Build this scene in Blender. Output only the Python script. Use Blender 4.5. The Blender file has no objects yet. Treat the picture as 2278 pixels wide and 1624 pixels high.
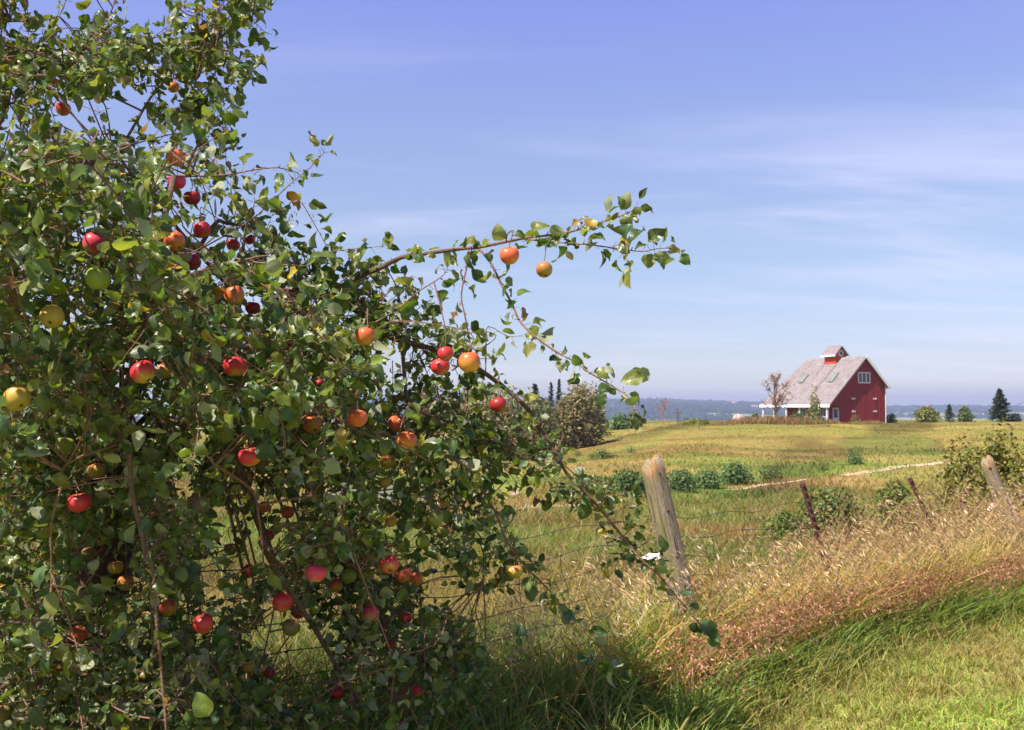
import bpy, math, random
import numpy as np
from mathutils import Vector, Matrix
rng = np.random.default_rng(11)
random.seed(11)
sc = bpy.context.scene
C = sc.collection
R = math.radians

# ------------------------------------------------------------------ camera, sky, sun, exposure
EYE = 1.5
F = 2215.7                      # focal length in units of the 2278 x 1624 working picture
PITCH = R(2.43)
cam = bpy.data.cameras.new("camera"); camo = bpy.data.objects.new("camera", cam); C.objects.link(camo)
cam.sensor_width = 36.0; cam.lens = 35.0; cam.clip_end = 30000; cam.clip_start = 0.05
camo.location = (0, 0, EYE); camo.rotation_euler = (R(90) + PITCH, 0, 0)
cam.dof.use_dof = True; cam.dof.focus_distance = 3.6; cam.dof.aperture_fstop = 10.0
sc.camera = camo
SUN_EL = R(55); SUNH = Vector((-0.817, -0.610)).normalized()
w = bpy.data.worlds.new("World"); sc.world = w; w.use_nodes = True
nt = w.node_tree; nt.nodes.clear()
def node(nt, t, **kw):
    n = nt.nodes.new(t)
    for k, v in kw.items():
        if k.startswith('i_'):
            n.inputs[int(k[2:])].default_value = v
        else: setattr(n, k, v)
    return n
def link(nt, a, b): nt.links.new(a, b)
def ramp(nt, fac, stops, interp='LINEAR'):
    r = node(nt, 'ShaderNodeValToRGB'); cr = r.color_ramp; cr.interpolation = interp
    while len(cr.elements) < len(stops): cr.elements.new(0.5)
    for e, (p, c) in zip(cr.elements, stops):
        e.position = p; e.color = (*c, 1) if len(c) == 3 else c
    if fac is not None: link(nt, fac, r.inputs[0])
    return r.outputs[0]
def math_(nt, op, a, b=None, c=None, clamp=False):
    n = node(nt, 'ShaderNodeMath', operation=op, use_clamp=clamp)
    for i, v in enumerate((a, b, c)):
        if v is None: continue
        if hasattr(v, 'links'): link(nt, v, n.inputs[i])
        else: n.inputs[i].default_value = v
    return n.outputs[0]
def mixc(nt, fac, a, b, blend='MIX'):
    n = node(nt, 'ShaderNodeMix', data_type='RGBA', blend_type=blend)
    for i, v in ((0, fac), (6, a), (7, b)):
        if hasattr(v, 'links'): link(nt, v, n.inputs[i])
        elif i: n.inputs[i].default_value = (*v, 1) if len(v) == 3 else v
        else: n.inputs[0].default_value = v
    return n.outputs[2]
sky = node(nt, 'ShaderNodeTexSky', sky_type='NISHITA', sun_disc=False, sun_elevation=SUN_EL,
           sun_rotation=math.atan2(SUNH.x, SUNH.y), altitude=200, air_density=1.0, dust_density=0.6, ozone_density=1.5)
tc = node(nt, 'ShaderNodeTexCoord')
sep = node(nt, 'ShaderNodeSeparateXYZ'); link(nt, tc.outputs['Generated'], sep.inputs[0])
tint = ramp(nt, sep.outputs[2], [(0.0, (1.0, .96, 1.07)), (0.06, (.84, .80, .95)), (0.17, (1.04, .92, .98)), (0.27, (1.20, 1.02, 1.18)), (0.39, (1.30, 1.04, 1.50)), (0.50, (.52, .47, .64)), (1.0, (.36, .33, .44))])  # tint by elevation; stops above the view darkened to cut ambient light
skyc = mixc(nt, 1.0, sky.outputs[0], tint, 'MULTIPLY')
# thin cirrus: direction projected on a flat cloud layer
zz = math_(nt, 'ADD', sep.outputs[2], 0.12)
dv = node(nt, 'ShaderNodeVectorMath', operation='DIVIDE')
cmb = node(nt, 'ShaderNodeCombineXYZ'); [link(nt, zz, cmb.inputs[i]) for i in range(3)]
link(nt, tc.outputs['Generated'], dv.inputs[0]); link(nt, cmb.outputs[0], dv.inputs[1])
mp = node(nt, 'ShaderNodeMapping'); link(nt, dv.outputs[0], mp.inputs[0])
mp.inputs['Rotation'].default_value = (0, 0, R(-14)); mp.inputs['Scale'].default_value = (0.34, 1.05, 0.0)
n1 = node(nt, 'ShaderNodeTexNoise'); link(nt, mp.outputs[0], n1.inputs['Vector'])
n1.inputs['Scale'].default_value = 1.3; n1.inputs['Detail'].default_value = 7; n1.inputs['Roughness'].default_value = .58; n1.inputs['Distortion'].default_value = .5
cl = ramp(nt, n1.outputs[0], [(0.45, (0, 0, 0)), (0.8, (1, 1, 1))], 'EASE')
band = ramp(nt, sep.outputs[2], [(0.0, (.55, .55, .55)), (0.05, (.5, .5, .5)), (0.15, (.52, .52, .52)), (0.24, (.34, .34, .34)), (.34, (.12, .12, .12)), (.6, (.1, .1, .1))])
cf = math_(nt, 'MULTIPLY', cl, band)
skyc = mixc(nt, cf, skyc, (7.6, 7.1, 8.6))
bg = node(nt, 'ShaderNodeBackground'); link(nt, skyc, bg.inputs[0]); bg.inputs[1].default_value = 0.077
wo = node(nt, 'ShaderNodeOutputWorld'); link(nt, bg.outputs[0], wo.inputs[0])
sun = bpy.data.lights.new("sun", 'SUN'); suno = bpy.data.objects.new("sun", sun); C.objects.link(suno)
sun.energy = 5.0; sun.angle = R(0.53); sun.color = (1.0, .90, .76)
sd = Vector((SUNH.x * math.cos(SUN_EL), SUNH.y * math.cos(SUN_EL), math.sin(SUN_EL)))
suno.rotation_euler = sd.to_track_quat('Z', 'Y').to_euler(); suno.location = (-20, -20, 30)
sc.view_settings.view_transform = 'Standard'; sc.view_settings.look = 'None'
sc.view_settings.exposure = 1.0; sc.view_settings.gamma = 1.0
sc.cycles.max_bounces = 6; sc.cycles.diffuse_bounces = 3; sc.cycles.transmission_bounces = 4; sc.cycles.volume_bounces = 0
sc.cycles.transparent_max_bounces = 6; sc.cycles.use_denoising = True

# ------------------------------------------------------------------ mesh helpers
class Acc:
    """collects vertices, quads and triangles (with a colour and a uv per vertex) for ONE mesh object"""
    def __init__(s): s.V, s.Q, s.T, s.Cc, s.U, s.M, s.MT, s.n = [], [], [], [], [], [], [], 0
    def add(s, v, q=None, t=None, col=(1, 1, 1), uv=None, m=0):
        v = np.asarray(v, float).reshape(-1, 3); k = len(v)
        s.V.append(v)
        if q is not None and len(q):
            q = np.asarray(q, int).reshape(-1, 4) + s.n; s.Q.append(q); s.M.append(np.full(len(q), m))
        if t is not None and len(t):
            t = np.asarray(t, int).reshape(-1, 3) + s.n; s.T.append(t); s.MT.append(np.full(len(t), m))
        c = np.asarray(col, float)
        s.Cc.append(np.broadcast_to(c[..., :3], (k, 3)) if c.ndim == 1 else c.reshape(-1, 3))
        s.U.append(np.zeros((k, 2)) + 9.0 if uv is None else np.asarray(uv, float).reshape(-1, 2))
        s.n += k
    def box(s, a, b, col=(1, 1, 1), m=0, M=None):
        (x0, y0, z0), (x1, y1, z1) = a, b
        v = np.array([(x0,y0,z0),(x1,y0,z0),(x1,y1,z0),(x0,y1,z0),(x0,y0,z1),(x1,y0,z1),(x1,y1,z1),(x0,y1,z1)], float)
        if M is not None: v = v @ np.array(M.to_3x3()).T + np.array(M.translation)
        s.add(v, [(3,2,1,0),(4,5,6,7),(0,1,5,4),(1,2,6,5),(2,3,7,6),(3,0,4,7)], None, col, None, m)
    def hexa(s, v, col=(1, 1, 1), m=0):       # eight corners, bottom ring then top ring
        s.add(v, [(3,2,1,0),(4,5,6,7),(0,1,5,4),(1,2,6,5),(2,3,7,6),(3,0,4,7)], None, col, None, m)
    def tube(s, pts, rad, k=6, col=(1, 1, 1), m=0, cap=True):
        P = np.asarray(pts, float); n = len(P); rad = np.broadcast_to(np.asarray(rad, float), (n,))
        T = np.gradient(P, axis=0); T /= np.linalg.norm(T, axis=1)[:, None] + 1e-9
        up = np.array([0, 0, 1.0]) if abs(T[0][2]) < .9 else np.array([1.0, 0, 0])
        a = np.cross(T[0], up); a /= np.linalg.norm(a) + 1e-9
        ang = np.arange(k) * 2 * math.pi / k; vs = []
        for i in range(n):
            a = a - T[i] * np.dot(a, T[i]); a /= np.linalg.norm(a) + 1e-9
            b = np.cross(T[i], a)
            vs.append(P[i] + rad[i] * (np.cos(ang)[:, None] * a + np.sin(ang)[:, None] * b))
        V = np.concatenate(vs)
        q = [(i*k+j, i*k+(j+1) % k, (i+1)*k+(j+1) % k, (i+1)*k+j) for i in range(n-1) for j in range(k)]
        t = []
        if cap:
            V = np.vstack([V, P[:1], P[-1:]]); c0, c1 = n*k, n*k+1
            t = [(c0, (j+1) % k, j) for j in range(k)] + [(c1, (n-1)*k+j, (n-1)*k+(j+1) % k) for j in range(k)]
        s.add(V, q, t, col, None, m)
    def build(s, name, mats, parent=None, smooth=False, loc=None, rot=None):
        V = np.concatenate(s.V); Cc = np.concatenate(s.Cc); U = np.concatenate(s.U)
        Q = np.concatenate(s.Q) if s.Q else np.zeros((0, 4), int); T = np.concatenate(s.T) if s.T else np.zeros((0, 3), int)
        me = bpy.data.meshes.new(name)
        lv = np.concatenate([Q.ravel(), T.ravel()]).astype(np.int32)
        st = np.concatenate([np.arange(len(Q)) * 4, len(Q) * 4 + np.arange(len(T)) * 3]).astype(np.int32)
        me.vertices.add(len(V)); me.vertices.foreach_set('co', V.astype(np.float32).ravel())
        me.loops.add(len(lv)); me.loops.foreach_set('vertex_index', lv)
        me.polygons.add(len(st)); me.polygons.foreach_set('loop_start', st)
        mi = np.concatenate((s.M or [np.zeros(0, int)]) + (s.MT or [np.zeros(0, int)])).astype(np.int32)
        mats = mats if isinstance(mats, (list, tuple)) else [mats]
        for m in mats: me.materials.append(m)
        if len(mats) > 1: me.polygons.foreach_set('material_index', mi)
        at = me.color_attributes.new('Col', 'FLOAT_COLOR', 'POINT')
        at.data.foreach_set('color', np.hstack([Cc, np.ones((len(Cc), 1))]).astype(np.float32).ravel())
        if U.min() < 8:
            uvl = me.uv_layers.new(name='UVMap'); uvl.data.foreach_set('uv', U[lv].astype(np.float32).ravel())
        me.update(calc_edges=True); me.validate()
        me.polygons.foreach_set('use_smooth', np.full(len(st), smooth, bool))
        o = bpy.data.objects.new(name, me); C.objects.link(o)
        if parent is not None: o.parent = parent
        if loc is not None: o.location = loc
        if rot is not None: o.rotation_euler = rot
        return o
def tag(o, label=None, cat=None, group=None, kind=None):
    if label: o['label'] = label
    if cat: o['category'] = cat
    if group: o['group'] = group
    if kind: o['kind'] = kind
    return o
def empty(name, loc, rz=0):
    o = bpy.data.objects.new(name, None); C.objects.link(o); o.location = loc; o.rotation_euler = (0, 0, rz); o.empty_display_size = .1
    return o

# ------------------------------------------------------------------ noise and picture geometry
def _h(ix, iy, s):
    n = (ix.astype(np.int64) * 374761393 + iy.astype(np.int64) * 668265263 + s * 1442695041) & 0x7fffffff
    n = ((n ^ (n >> 13)) * 1274126177) & 0x7fffffff
    return ((n ^ (n >> 16)) & 0xffff) / 65535.0
def vnoise(x, y, s=0):
    x = np.asarray(x, float); y = np.asarray(y, float)
    ix, iy = np.floor(x), np.floor(y); fx, fy = x - ix, y - iy
    fx = fx*fx*(3-2*fx); fy = fy*fy*(3-2*fy)
    a, b, c, d = _h(ix, iy, s), _h(ix+1, iy, s), _h(ix, iy+1, s), _h(ix+1, iy+1, s)
    return (a*(1-fx)+b*fx)*(1-fy) + (c*(1-fx)+d*fx)*fy
def fbm(x, y, s=0, o=4):
    r = 0; a = .5; t = 0
    for i in range(o):
        r = r + a * vnoise(x*2**i, y*2**i, s+i*17); t += a; a *= .5
    return r / t
def sstep(a, b, x):
    t = np.clip((np.asarray(x, float)-a)/(b-a), 0, 1); return t*t*(3-2*t)
CP, SP = math.cos(PITCH), math.sin(PITCH)
def ray(px, py):
    dx = (px-1139)/F; dy = (812-py)/F
    return np.array([dx, CP - SP*dy, SP + CP*dy])
def P(px, py, D):
    """world point on the sight line through a picture point, D metres ahead"""
    r = ray(px, py); return np.array([0, 0, EYE]) + r * (D / r[1])
def proj(p):
    p = np.asarray(p, float); x = p[..., 0]; y = p[..., 1]; z = p[..., 2]-EYE
    f = y*CP + z*SP; u = -y*SP + z*CP
    return 1139 + F*x/f, 812 - F*u/f, f
FD = np.array([.7286, .685]); FN = np.array([.685, -.7286]); F0 = np.array([.81, 5.6])
def fq(x, y): return (x-F0[0])*FN[0] + (y-F0[1])*FN[1]      # signed distance from the fence, positive on the lawn side
def fa(x, y): return (x-F0[0])*FD[0] + (y-F0[1])*FD[1]
PY = [-50, 0, 6, 9, 16, 25, 34, 45, 52, 60, 80, 100, 120, 134, 150, 175, 200, 240, 300, 400, 600, 1000, 1500, 2000, 2600, 3300, 3800, 4300, 5200, 7000]
PZ = [-1.5, -1.5, -1.52, -1.62, -2.2, -2.9, -3.45, -3.72, -3.5, -3.2, -2.75, -2.42, -2.2, -2.12, -2.12, -2.35, -3.3, -7, -14, -24, -38, -58, -66, -46, -24, -1, 10, 6, -10, -40]
def ground(x, y):
    x = np.asarray(x, float); y = np.asarray(y, float)
    yy = np.where(y > 0, y, -np.hypot(x, y) * .1)
    z = sum(np.interp(yy*s, PY, PZ) for s in (.955, .985, 1.015, 1.045)) / 4
    k = x / np.maximum(np.abs(y), 4.0)
    band = sstep(55, 100, y) * (1 - sstep(240, 400, y))
    z = z - band * (1.0*(1-sstep(.0, .15, k)) - .12*sstep(.3, .5, k))
    z = z + sstep(3, 25, np.abs(y)) * (fbm(x*.06, y*.05, 3)-.5) * .5 * (1-sstep(300, 500, y))
    z = z + sstep(20, 60, y) * (1-sstep(125, 150, y)) * (fbm(x*.015+4, y*.05, 9)-.5) * .9
    z = z + sstep(30, 50, y) * (1-sstep(105, 125, y)) * (fbm((y-2.5*x)/2.7*.13, (x+2.5*y)/2.7*.02, 47, 2)-.5) * 1.1
    z = z - .85*sstep(42, 62, y)*(1-sstep(88, 128, y))*(1-sstep(.04, .27, k))
    z = z + sstep(6, 30, y) * (fbm(x*.5, y*.5, 5)-.5) * .14
    z = z - .55 * (1 - sstep(.55, 1.25, np.hypot((x+4.4)/5.6, (y-44)/6.8)))
    far = sstep(1300, 2600, y)
    z = z + far * ((fbm(x*.0009+3, y*.0011, 21, 5)-.5)*44 + 34*(1-sstep(.10, .42, k)) - 22)
    # tall grass bank under the fence
    q = fq(x, y); near = (1 - sstep(9, 14, y))
    z = z + near * .06 * np.exp(-((q-.2)/.5)**2)
    bx = ((x-45)*.788 + (y-138)*.616); by = (-(x-45)*.616 + (y-138)*.788)
    b = (1-sstep(9, 20, np.abs(bx-3))) * (1-sstep(11, 24, np.abs(by-6)))
    z = z*(1-b) + (-2.2)*b
    return z + EYE
def G(px, py):
    """where the sight line through a picture point meets the ground"""
    r = ray(px, py); r = r / r[1]; D = 3.0
    while D < 4000:
        p = np.array([0, 0, EYE]) + r*D
        if p[2] <= float(ground(p[0], p[1])): break
        D *= 1.004
    return np.array([p[0], p[1], float(ground(p[0], p[1]))])

# ------------------------------------------------------------------ materials
def mat(name, col=None, rough=.7, spec=.25, attr=False, nscale=None, namt=.25, bump=0, bscale=None, trans=0, tcol=(1.3, 1.35, .5), coords='Object', backs=None, stretch=None, metallic=0):
    m = bpy.data.materials.new(name); m.use_nodes = True; t = m.node_tree; t.nodes.clear()
    out = node(t, 'ShaderNodeOutputMaterial'); b = node(t, 'ShaderNodeBsdfPrincipled')
    b.inputs['Roughness'].default_value = rough; b.inputs['Specular IOR Level'].default_value = spec; b.inputs['Metallic'].default_value = metallic
    if attr:
        a = node(t, 'ShaderNodeAttribute', attribute_name='Col'); c = a.outputs[0]
        if col is not None: c = mixc(t, 1.0, c, col, 'MULTIPLY')
    else:
        rgb = node(t, 'ShaderNodeRGB'); rgb.outputs[0].default_value = (*col, 1); c = rgb.outputs[0]
    tcn = node(t, 'ShaderNodeTexCoord'); vec = tcn.outputs[coords]
    if stretch:
        mpn = node(t, 'ShaderNodeMapping'); mpn.inputs['Scale'].default_value = stretch; link(t, vec, mpn.inputs[0]); vec = mpn.outputs[0]
    if nscale:
        n = node(t, 'ShaderNodeTexNoise'); link(t, vec, n.inputs['Vector']); n.inputs['Scale'].default_value = nscale; n.inputs['Detail'].default_value = 6; n.inputs['Roughness'].default_value = .65
        f = ramp(t, n.outputs[0], [(.25, (1-namt,)*3), (.75, (1+namt,)*3)])
        c = mixc(t, 1.0, c, f, 'MULTIPLY')
    if bump:
        n = node(t, 'ShaderNodeTexNoise'); link(t, vec, n.inputs['Vector']); n.inputs['Scale'].default_value = bscale or (nscale or 10)*2; n.inputs['Detail'].default_value = 6
        bp = node(t, 'ShaderNodeBump'); bp.inputs['Strength'].default_value = bump; bp.inputs['Distance'].default_value = .02
        link(t, n.outputs[0], bp.inputs['Height']); link(t, bp.outputs[0], b.inputs['Normal'])
    if backs:
        g = node(t, 'ShaderNodeNewGeometry'); c2 = mixc(t, .75, c, backs); c = mixc(t, g.outputs['Backfacing'], c, c2)
    link(t, c, b.inputs['Base Color']); sh = b.outputs[0]
    if trans:
        tr = node(t, 'ShaderNodeBsdfTranslucent'); link(t, mixc(t, 1.0, c, tcol, 'MULTIPLY'), tr.inputs[0])
        mx = node(t, 'ShaderNodeMixShader'); mx.inputs[0].default_value = trans
        link(t, sh, mx.inputs[1]); link(t, tr.outputs[0], mx.inputs[2]); sh = mx.outputs[0]
    link(t, sh, out.inputs[0]); m['bsdf'] = 1
    return m
M_grass = mat('grass_blades', attr=True, rough=.5, spec=.35, trans=.45, tcol=(1.25, 1.25, .6))
M_dry = mat('dry_grass', attr=True, rough=.6, spec=.3, trans=.3, tcol=(1.2, 1.0, .7))
M_fol = mat('far_foliage', attr=True, rough=.6, spec=.25, trans=.3, tcol=(1.2, 1.25, .5))
M_bark = mat('apple_bark', attr=True, rough=.75, spec=.25, nscale=60, namt=.4, bump=.5, bscale=150)
M_trunk = mat('grey_bark', (.13, .10, .08), rough=.9, spec=.1, nscale=20, namt=.4, bump=.6)

# ------------------------------------------------------------------ ground, hills, path, pond
OLIVE, TAN, RED_, GREEN, LAWN = (np.array(c) for c in ((.212, .172, .044), (.295, .205, .078), (.28, .155, .07), (.125, .19, .036), (.30, .37, .085)))
def mix3(a, b, f): return a*(1-f[..., None]) + b*f[..., None]
def qe(al): return .47 + .42*np.clip(-al-.1, 0, 2.2) - .10*np.exp(-((al-1.6)/1.2)**2)
def qedge(x, y): return qe(fa(x, y))
def fieldcol(x, y):
    x = np.asarray(x, float); y = np.asarray(y, float)
    c = np.broadcast_to(OLIVE, x.shape+(3,)).copy()
    far = sstep(50, 75, y)
    tx = x*.035 + y*.012; ty = y*.11 - x*.03
    c = mix3(c, TAN, sstep(.46, .57, fbm(tx, ty, 31)) * (.8-.3*far))
    c = mix3(c, RED_*np.array([1, 1.15, 1.1]), sstep(.49, .58, fbm(x*.05+7, y*.14-x*.03, 33)) * (.6 - .25*far))
    c = mix3(c, GREEN, sstep(.47, .56, fbm(x*.16+3, y*.22, 35)) * (.95 - .7*far))
    c = mix3(c, RED_*.9, sstep(.50, .57, fbm(x*.35+9, y*.5, 36)) * .75 * (1-sstep(26, 45, y)))
    c = c * (1 - .30*sstep(.50, .60, fbm(x*.10, y*.3, 38)))[..., None]
    cc_ = (y-2.5*x)/2.7; al_ = (x+2.5*y)/2.7; bandn = fbm(cc_*.16, al_*.02, 47, 3); fb = sstep(28, 50, y)  # mow bands; their light and dark tones also stand in for slope shading
    c = c*(1 + fb*(.55*(sstep(.44, .56, bandn)-.5)))[..., None]; c = mix3(c, GREEN*1.25, fb*sstep(.55, .61, fbm(cc_*.24+5, al_*.025, 48, 3))*.35)
    wet = np.exp(-((y-19)/7.0)**2) * sstep(.36, .48, fbm(x*.2+1, y*.2, 37))
    c = mix3(c, GREEN*1.15, np.clip(wet*1.0, 0, 1))
    c = mix3(c, np.broadcast_to(np.array([.22, .20, .055]), c.shape), sstep(.5, .7, fbm(x*.3, y*.3, 41))*.5)
    lawn = sstep(-.15, .15, fq(x, y)-qedge(x, y)) * (1-sstep(14, 20, y))
    lc = mix3(np.broadcast_to(LAWN, c.shape), np.broadcast_to(np.array([.30, .22, .10]), c.shape), sstep(.5, .72, fbm(x*1.3, y*1.3, 43))*.6)
    c = mix3(c, lc, lawn)
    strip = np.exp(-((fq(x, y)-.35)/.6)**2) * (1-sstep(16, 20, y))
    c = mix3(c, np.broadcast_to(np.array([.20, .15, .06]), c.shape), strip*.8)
    # distant valley: woods and strip fields
    v = sstep(260, 420, y)
    cell = vnoise(np.floor(x*.0042+fbm(x*.001, y*.001, 3)*1.2), np.floor(y*.0048+x*.0006), 51)
    fc = mix3(np.broadcast_to(np.array([.20, .30, .09]), c.shape), np.broadcast_to(np.array([.28, .26, .14]), c.shape), sstep(.35, .8, cell))
    wood = forest_mask(x, y)
    fc = mix3(fc, np.broadcast_to(np.array([.022, .038, .018]), c.shape), wood)
    return mix3(c, fc, v)
def forest_mask(x, y):
    x = np.asarray(x, float); y = np.asarray(y, float)
    f = sstep(.45, .49, fbm(x*.0021+1.7, y*.0065, 61, 4))
    return np.maximum(f, sstep(3650, 3750, y+200*(fbm(x*.002, y*0+.5, 63)-.5)))
def ground_material(name, far):
    m = bpy.data.materials.new(name); m.use_nodes = True; t = m.node_tree; b = t.nodes['Principled BSDF']
    a = node(t, 'ShaderNodeAttribute', attribute_name='Col'); tcn = node(t, 'ShaderNodeTexCoord')
    c = a.outputs[0]
    for s, amt, st in (((.02, .3, (1, 1, 1)), (.005, .3, (1, 1, 1))) if far else ((28, .5, (1, 1, 1)), (3.1, .35, (1, 1.4, 1)), (.7, .25, (1, 1.6, 1)))):
        mpn = node(t, 'ShaderNodeMapping'); mpn.inputs['Scale'].default_value = st; link(t, tcn.outputs['Object'], mpn.inputs[0])
        n = node(t, 'ShaderNodeTexNoise'); n.inputs['Scale'].default_value = s; n.inputs['Detail'].default_value = 6; n.inputs['Roughness'].default_value = .7
        link(t, mpn.outputs[0], n.inputs['Vector'])
        c = mixc(t, 1.0, c, ramp(t, n.outputs[0], [(.28, (1-amt,)*3), (.72, (1+amt,)*3)]), 'MULTIPLY')
    link(t, c, b.inputs['Base Color']); b.inputs['Roughness'].default_value = .95; b.inputs['Specular IOR Level'].default_value = .05
    if not far:
        n = node(t, 'ShaderNodeTexNoise'); n.inputs['Scale'].default_value = 14; n.inputs['Detail'].default_value = 8; link(t, tcn.outputs['Object'], n.inputs['Vector'])
        bp = node(t, 'ShaderNodeBump'); bp.inputs['Strength'].default_value = .8; bp.inputs['Distance'].default_value = .12
        link(t, n.outputs[0], bp.inputs['Height']); link(t, bp.outputs[0], b.inputs['Normal'])
    return m
def polar(name, rs, mat_, kind='structure', back=True):
    th = np.concatenate([np.linspace(-.72, .72, 261), np.linspace(.72, 2*math.pi-.72, 70)[1:-1]]) if back else np.linspace(-.85, .85, 420)
    n = len(th); r = np.asarray(rs)[:, None]
    x = r*np.sin(th); y = r*np.cos(th); z = ground(x, y)
    a = Acc(); V = np.stack([x, y, z], -1).reshape(-1, 3)
    i = np.arange(len(rs)-1)[:, None]; j = np.arange(n if back else n-1)[None, :]; j2 = (j+1) % n
    q = np.stack(np.broadcast_arrays(i*n+j2, i*n+j, (i+1)*n+j, (i+1)*n+j2), -1).reshape(-1, 4)
    a.add(V, q, None, fieldcol(x, y).reshape(-1, 3))
    if back and rs[0] < 1:
        a.add(np.vstack([[0, 0, float(ground(0, 0))], V[:n]]), None, [(0, 1+(k+1) % n, 1+k) for k in range(n)], fieldcol(x[0], y[0])[:1].repeat(n+1, 0))
    return tag(a.build(name, mat_, smooth=True), kind=kind)
SPLIT = 330.0
polar('ground', np.concatenate([np.geomspace(.6, 60, 230), np.geomspace(60.6, SPLIT, 150)]), ground_material('field_ground', False))
polar('hills', np.concatenate([[SPLIT], np.geomspace(SPLIT*1.01, 6600, 260)]), ground_material('valley_ground', True), back=False)

M_path = mat('dirt_path', (.42, .335, .22), rough=.95, spec=.05, nscale=2.2, namt=.6, bump=.5, bscale=12)
def drape(pts, width, name, wvar=.35):
    pts = np.array([G(*p)[:2] for p in pts]); L = np.concatenate([[0], np.cumsum(np.linalg.norm(np.diff(pts, axis=0), axis=1))])
    s = np.linspace(0, L[-1], int(L[-1]/.35)); x = np.interp(s, L, pts[:, 0]); y = np.interp(s, L, pts[:, 1])
    d = np.stack([np.gradient(x), np.gradient(y)], -1); d /= np.linalg.norm(d, axis=1)[:, None]; nrm = np.stack([-d[:, 1], d[:, 0]], -1)
    a = Acc(); cols = np.linspace(-1, 1, 5); V = []
    for c in cols:
        wv = width*(1 + wvar*(fbm(s*.8+c, s*0+c*3, 71)-.5)*2) * .5
        px_, py_ = x+nrm[:, 0]*wv*c, y+nrm[:, 1]*wv*c
        V.append(np.stack([px_, py_, ground(px_, py_)+.055-.03*abs(c)], -1))
    V = np.stack(V, 1); n = len(s)
    q = [(i*5+j, i*5+j+1, (i+1)*5+j+1, (i+1)*5+j) for i in range(n-1) for j in range(4)]
    a.add(V, q); return a.build(name, M_path, smooth=True), np.stack([x, y], -1)
PATHS = []
for pts in ([(900, 1166), (985, 1150), (1050, 1141), (1160, 1134), (1300, 1124), (1380, 1113)], [(1610, 1092), (1700, 1079), (1790, 1069)], [(1870, 1060), (1960, 1047), (2040, 1037), (2105, 1030)]):
    o, xy = drape(pts, {900: .7, 1610: .35, 1870: .62}[pts[0][0]], 'path', .8); tag(o, kind='structure'); PATHS.append(xy)
PATHXY = np.concatenate(PATHS)
# pond: a real water sheet in the hollow
mw = bpy.data.materials.new('pond_water'); mw.use_nodes = True; b = mw.node_tree.nodes['Principled BSDF']
b.inputs['Base Color'].default_value = (.13, .135, .045, 1); b.inputs['Roughness'].default_value = .25; b.inputs['IOR'].default_value = 1.33; b.inputs['Specular IOR Level'].default_value = .12
t = mw.node_tree; n = node(t, 'ShaderNodeTexNoise'); n.inputs['Scale'].default_value = 5; n.inputs['Detail'].default_value = 4
mpn = node(t, 'ShaderNodeMapping'); mpn.inputs['Scale'].default_value = (1, 2.5, 1); tcn = node(t, 'ShaderNodeTexCoord'); link(t, tcn.outputs['Object'], mpn.inputs[0]); link(t, mpn.outputs[0], n.inputs['Vector'])
bp = node(t, 'ShaderNodeBump'); bp.inputs['Strength'].default_value = .25; bp.inputs['Distance'].default_value = .05; link(t, n.outputs[0], bp.inputs['Height']); link(t, bp.outputs[0], b.inputs['Normal'])
a = Acc(); th = np.linspace(0, 2*math.pi, 65)[:-1]; WZ = EYE - 3.93
a.add(np.vstack([[(-4.4, 44, WZ)], np.stack([-4.4+6.6*np.cos(th), 44+8.0*np.sin(th), 0*th+WZ], -1)]), None, [(0, 1+i, 1+(i+1) % 64) for i in range(64)])
tag(a.build('pond', mw), kind='structure')
# rocks at the pond edge
M_rock = mat('pink_granite', (.50, .38, .33), rough=.85, nscale=9, namt=.3, bump=.6, bscale=14)
def rock(px, py, w, h, label):
    p = G(px, py); s = p[1]/F; bm_ = Acc(); nu, nv = 14, 9
    u = np.linspace(0, 2*math.pi, nu+1)[:-1]; v = np.linspace(-.5*math.pi, .5*math.pi, nv)
    X = np.cos(v)[:, None]*np.cos(u); Y = np.cos(v)[:, None]*np.sin(u); Z = np.sin(v)[:, None]+0*u
    k = .75+.5*fbm(X*1.7+px, Y*1.7+Z*2.1, 5)
    V = np.stack([X*k*w*s*.5, Y*k*w*s*.4, Z*k*h*s*.7+h*s*.25], -1).reshape(-1, 3)
    bm_.add(V, [(i*nu+j, i*nu+(j+1) % nu, (i+1)*nu+(j+1) % nu, (i+1)*nu+j) for i in range(nv-1) for j in range(nu)])
    tag(bm_.build('rock', M_rock, smooth=True, loc=p), label, 'rock', 'rocks by the pond')
rock(1148, 1104, 20, 13, 'single pale pink boulder at the right end of the pond')
rock(1174, 1131, 16, 10, 'small pinkish stone at the left of the low bank above the dirt path')
rock(1196, 1130, 30, 7, 'long flat pinkish stone lying on the bank above the dirt path')

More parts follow.
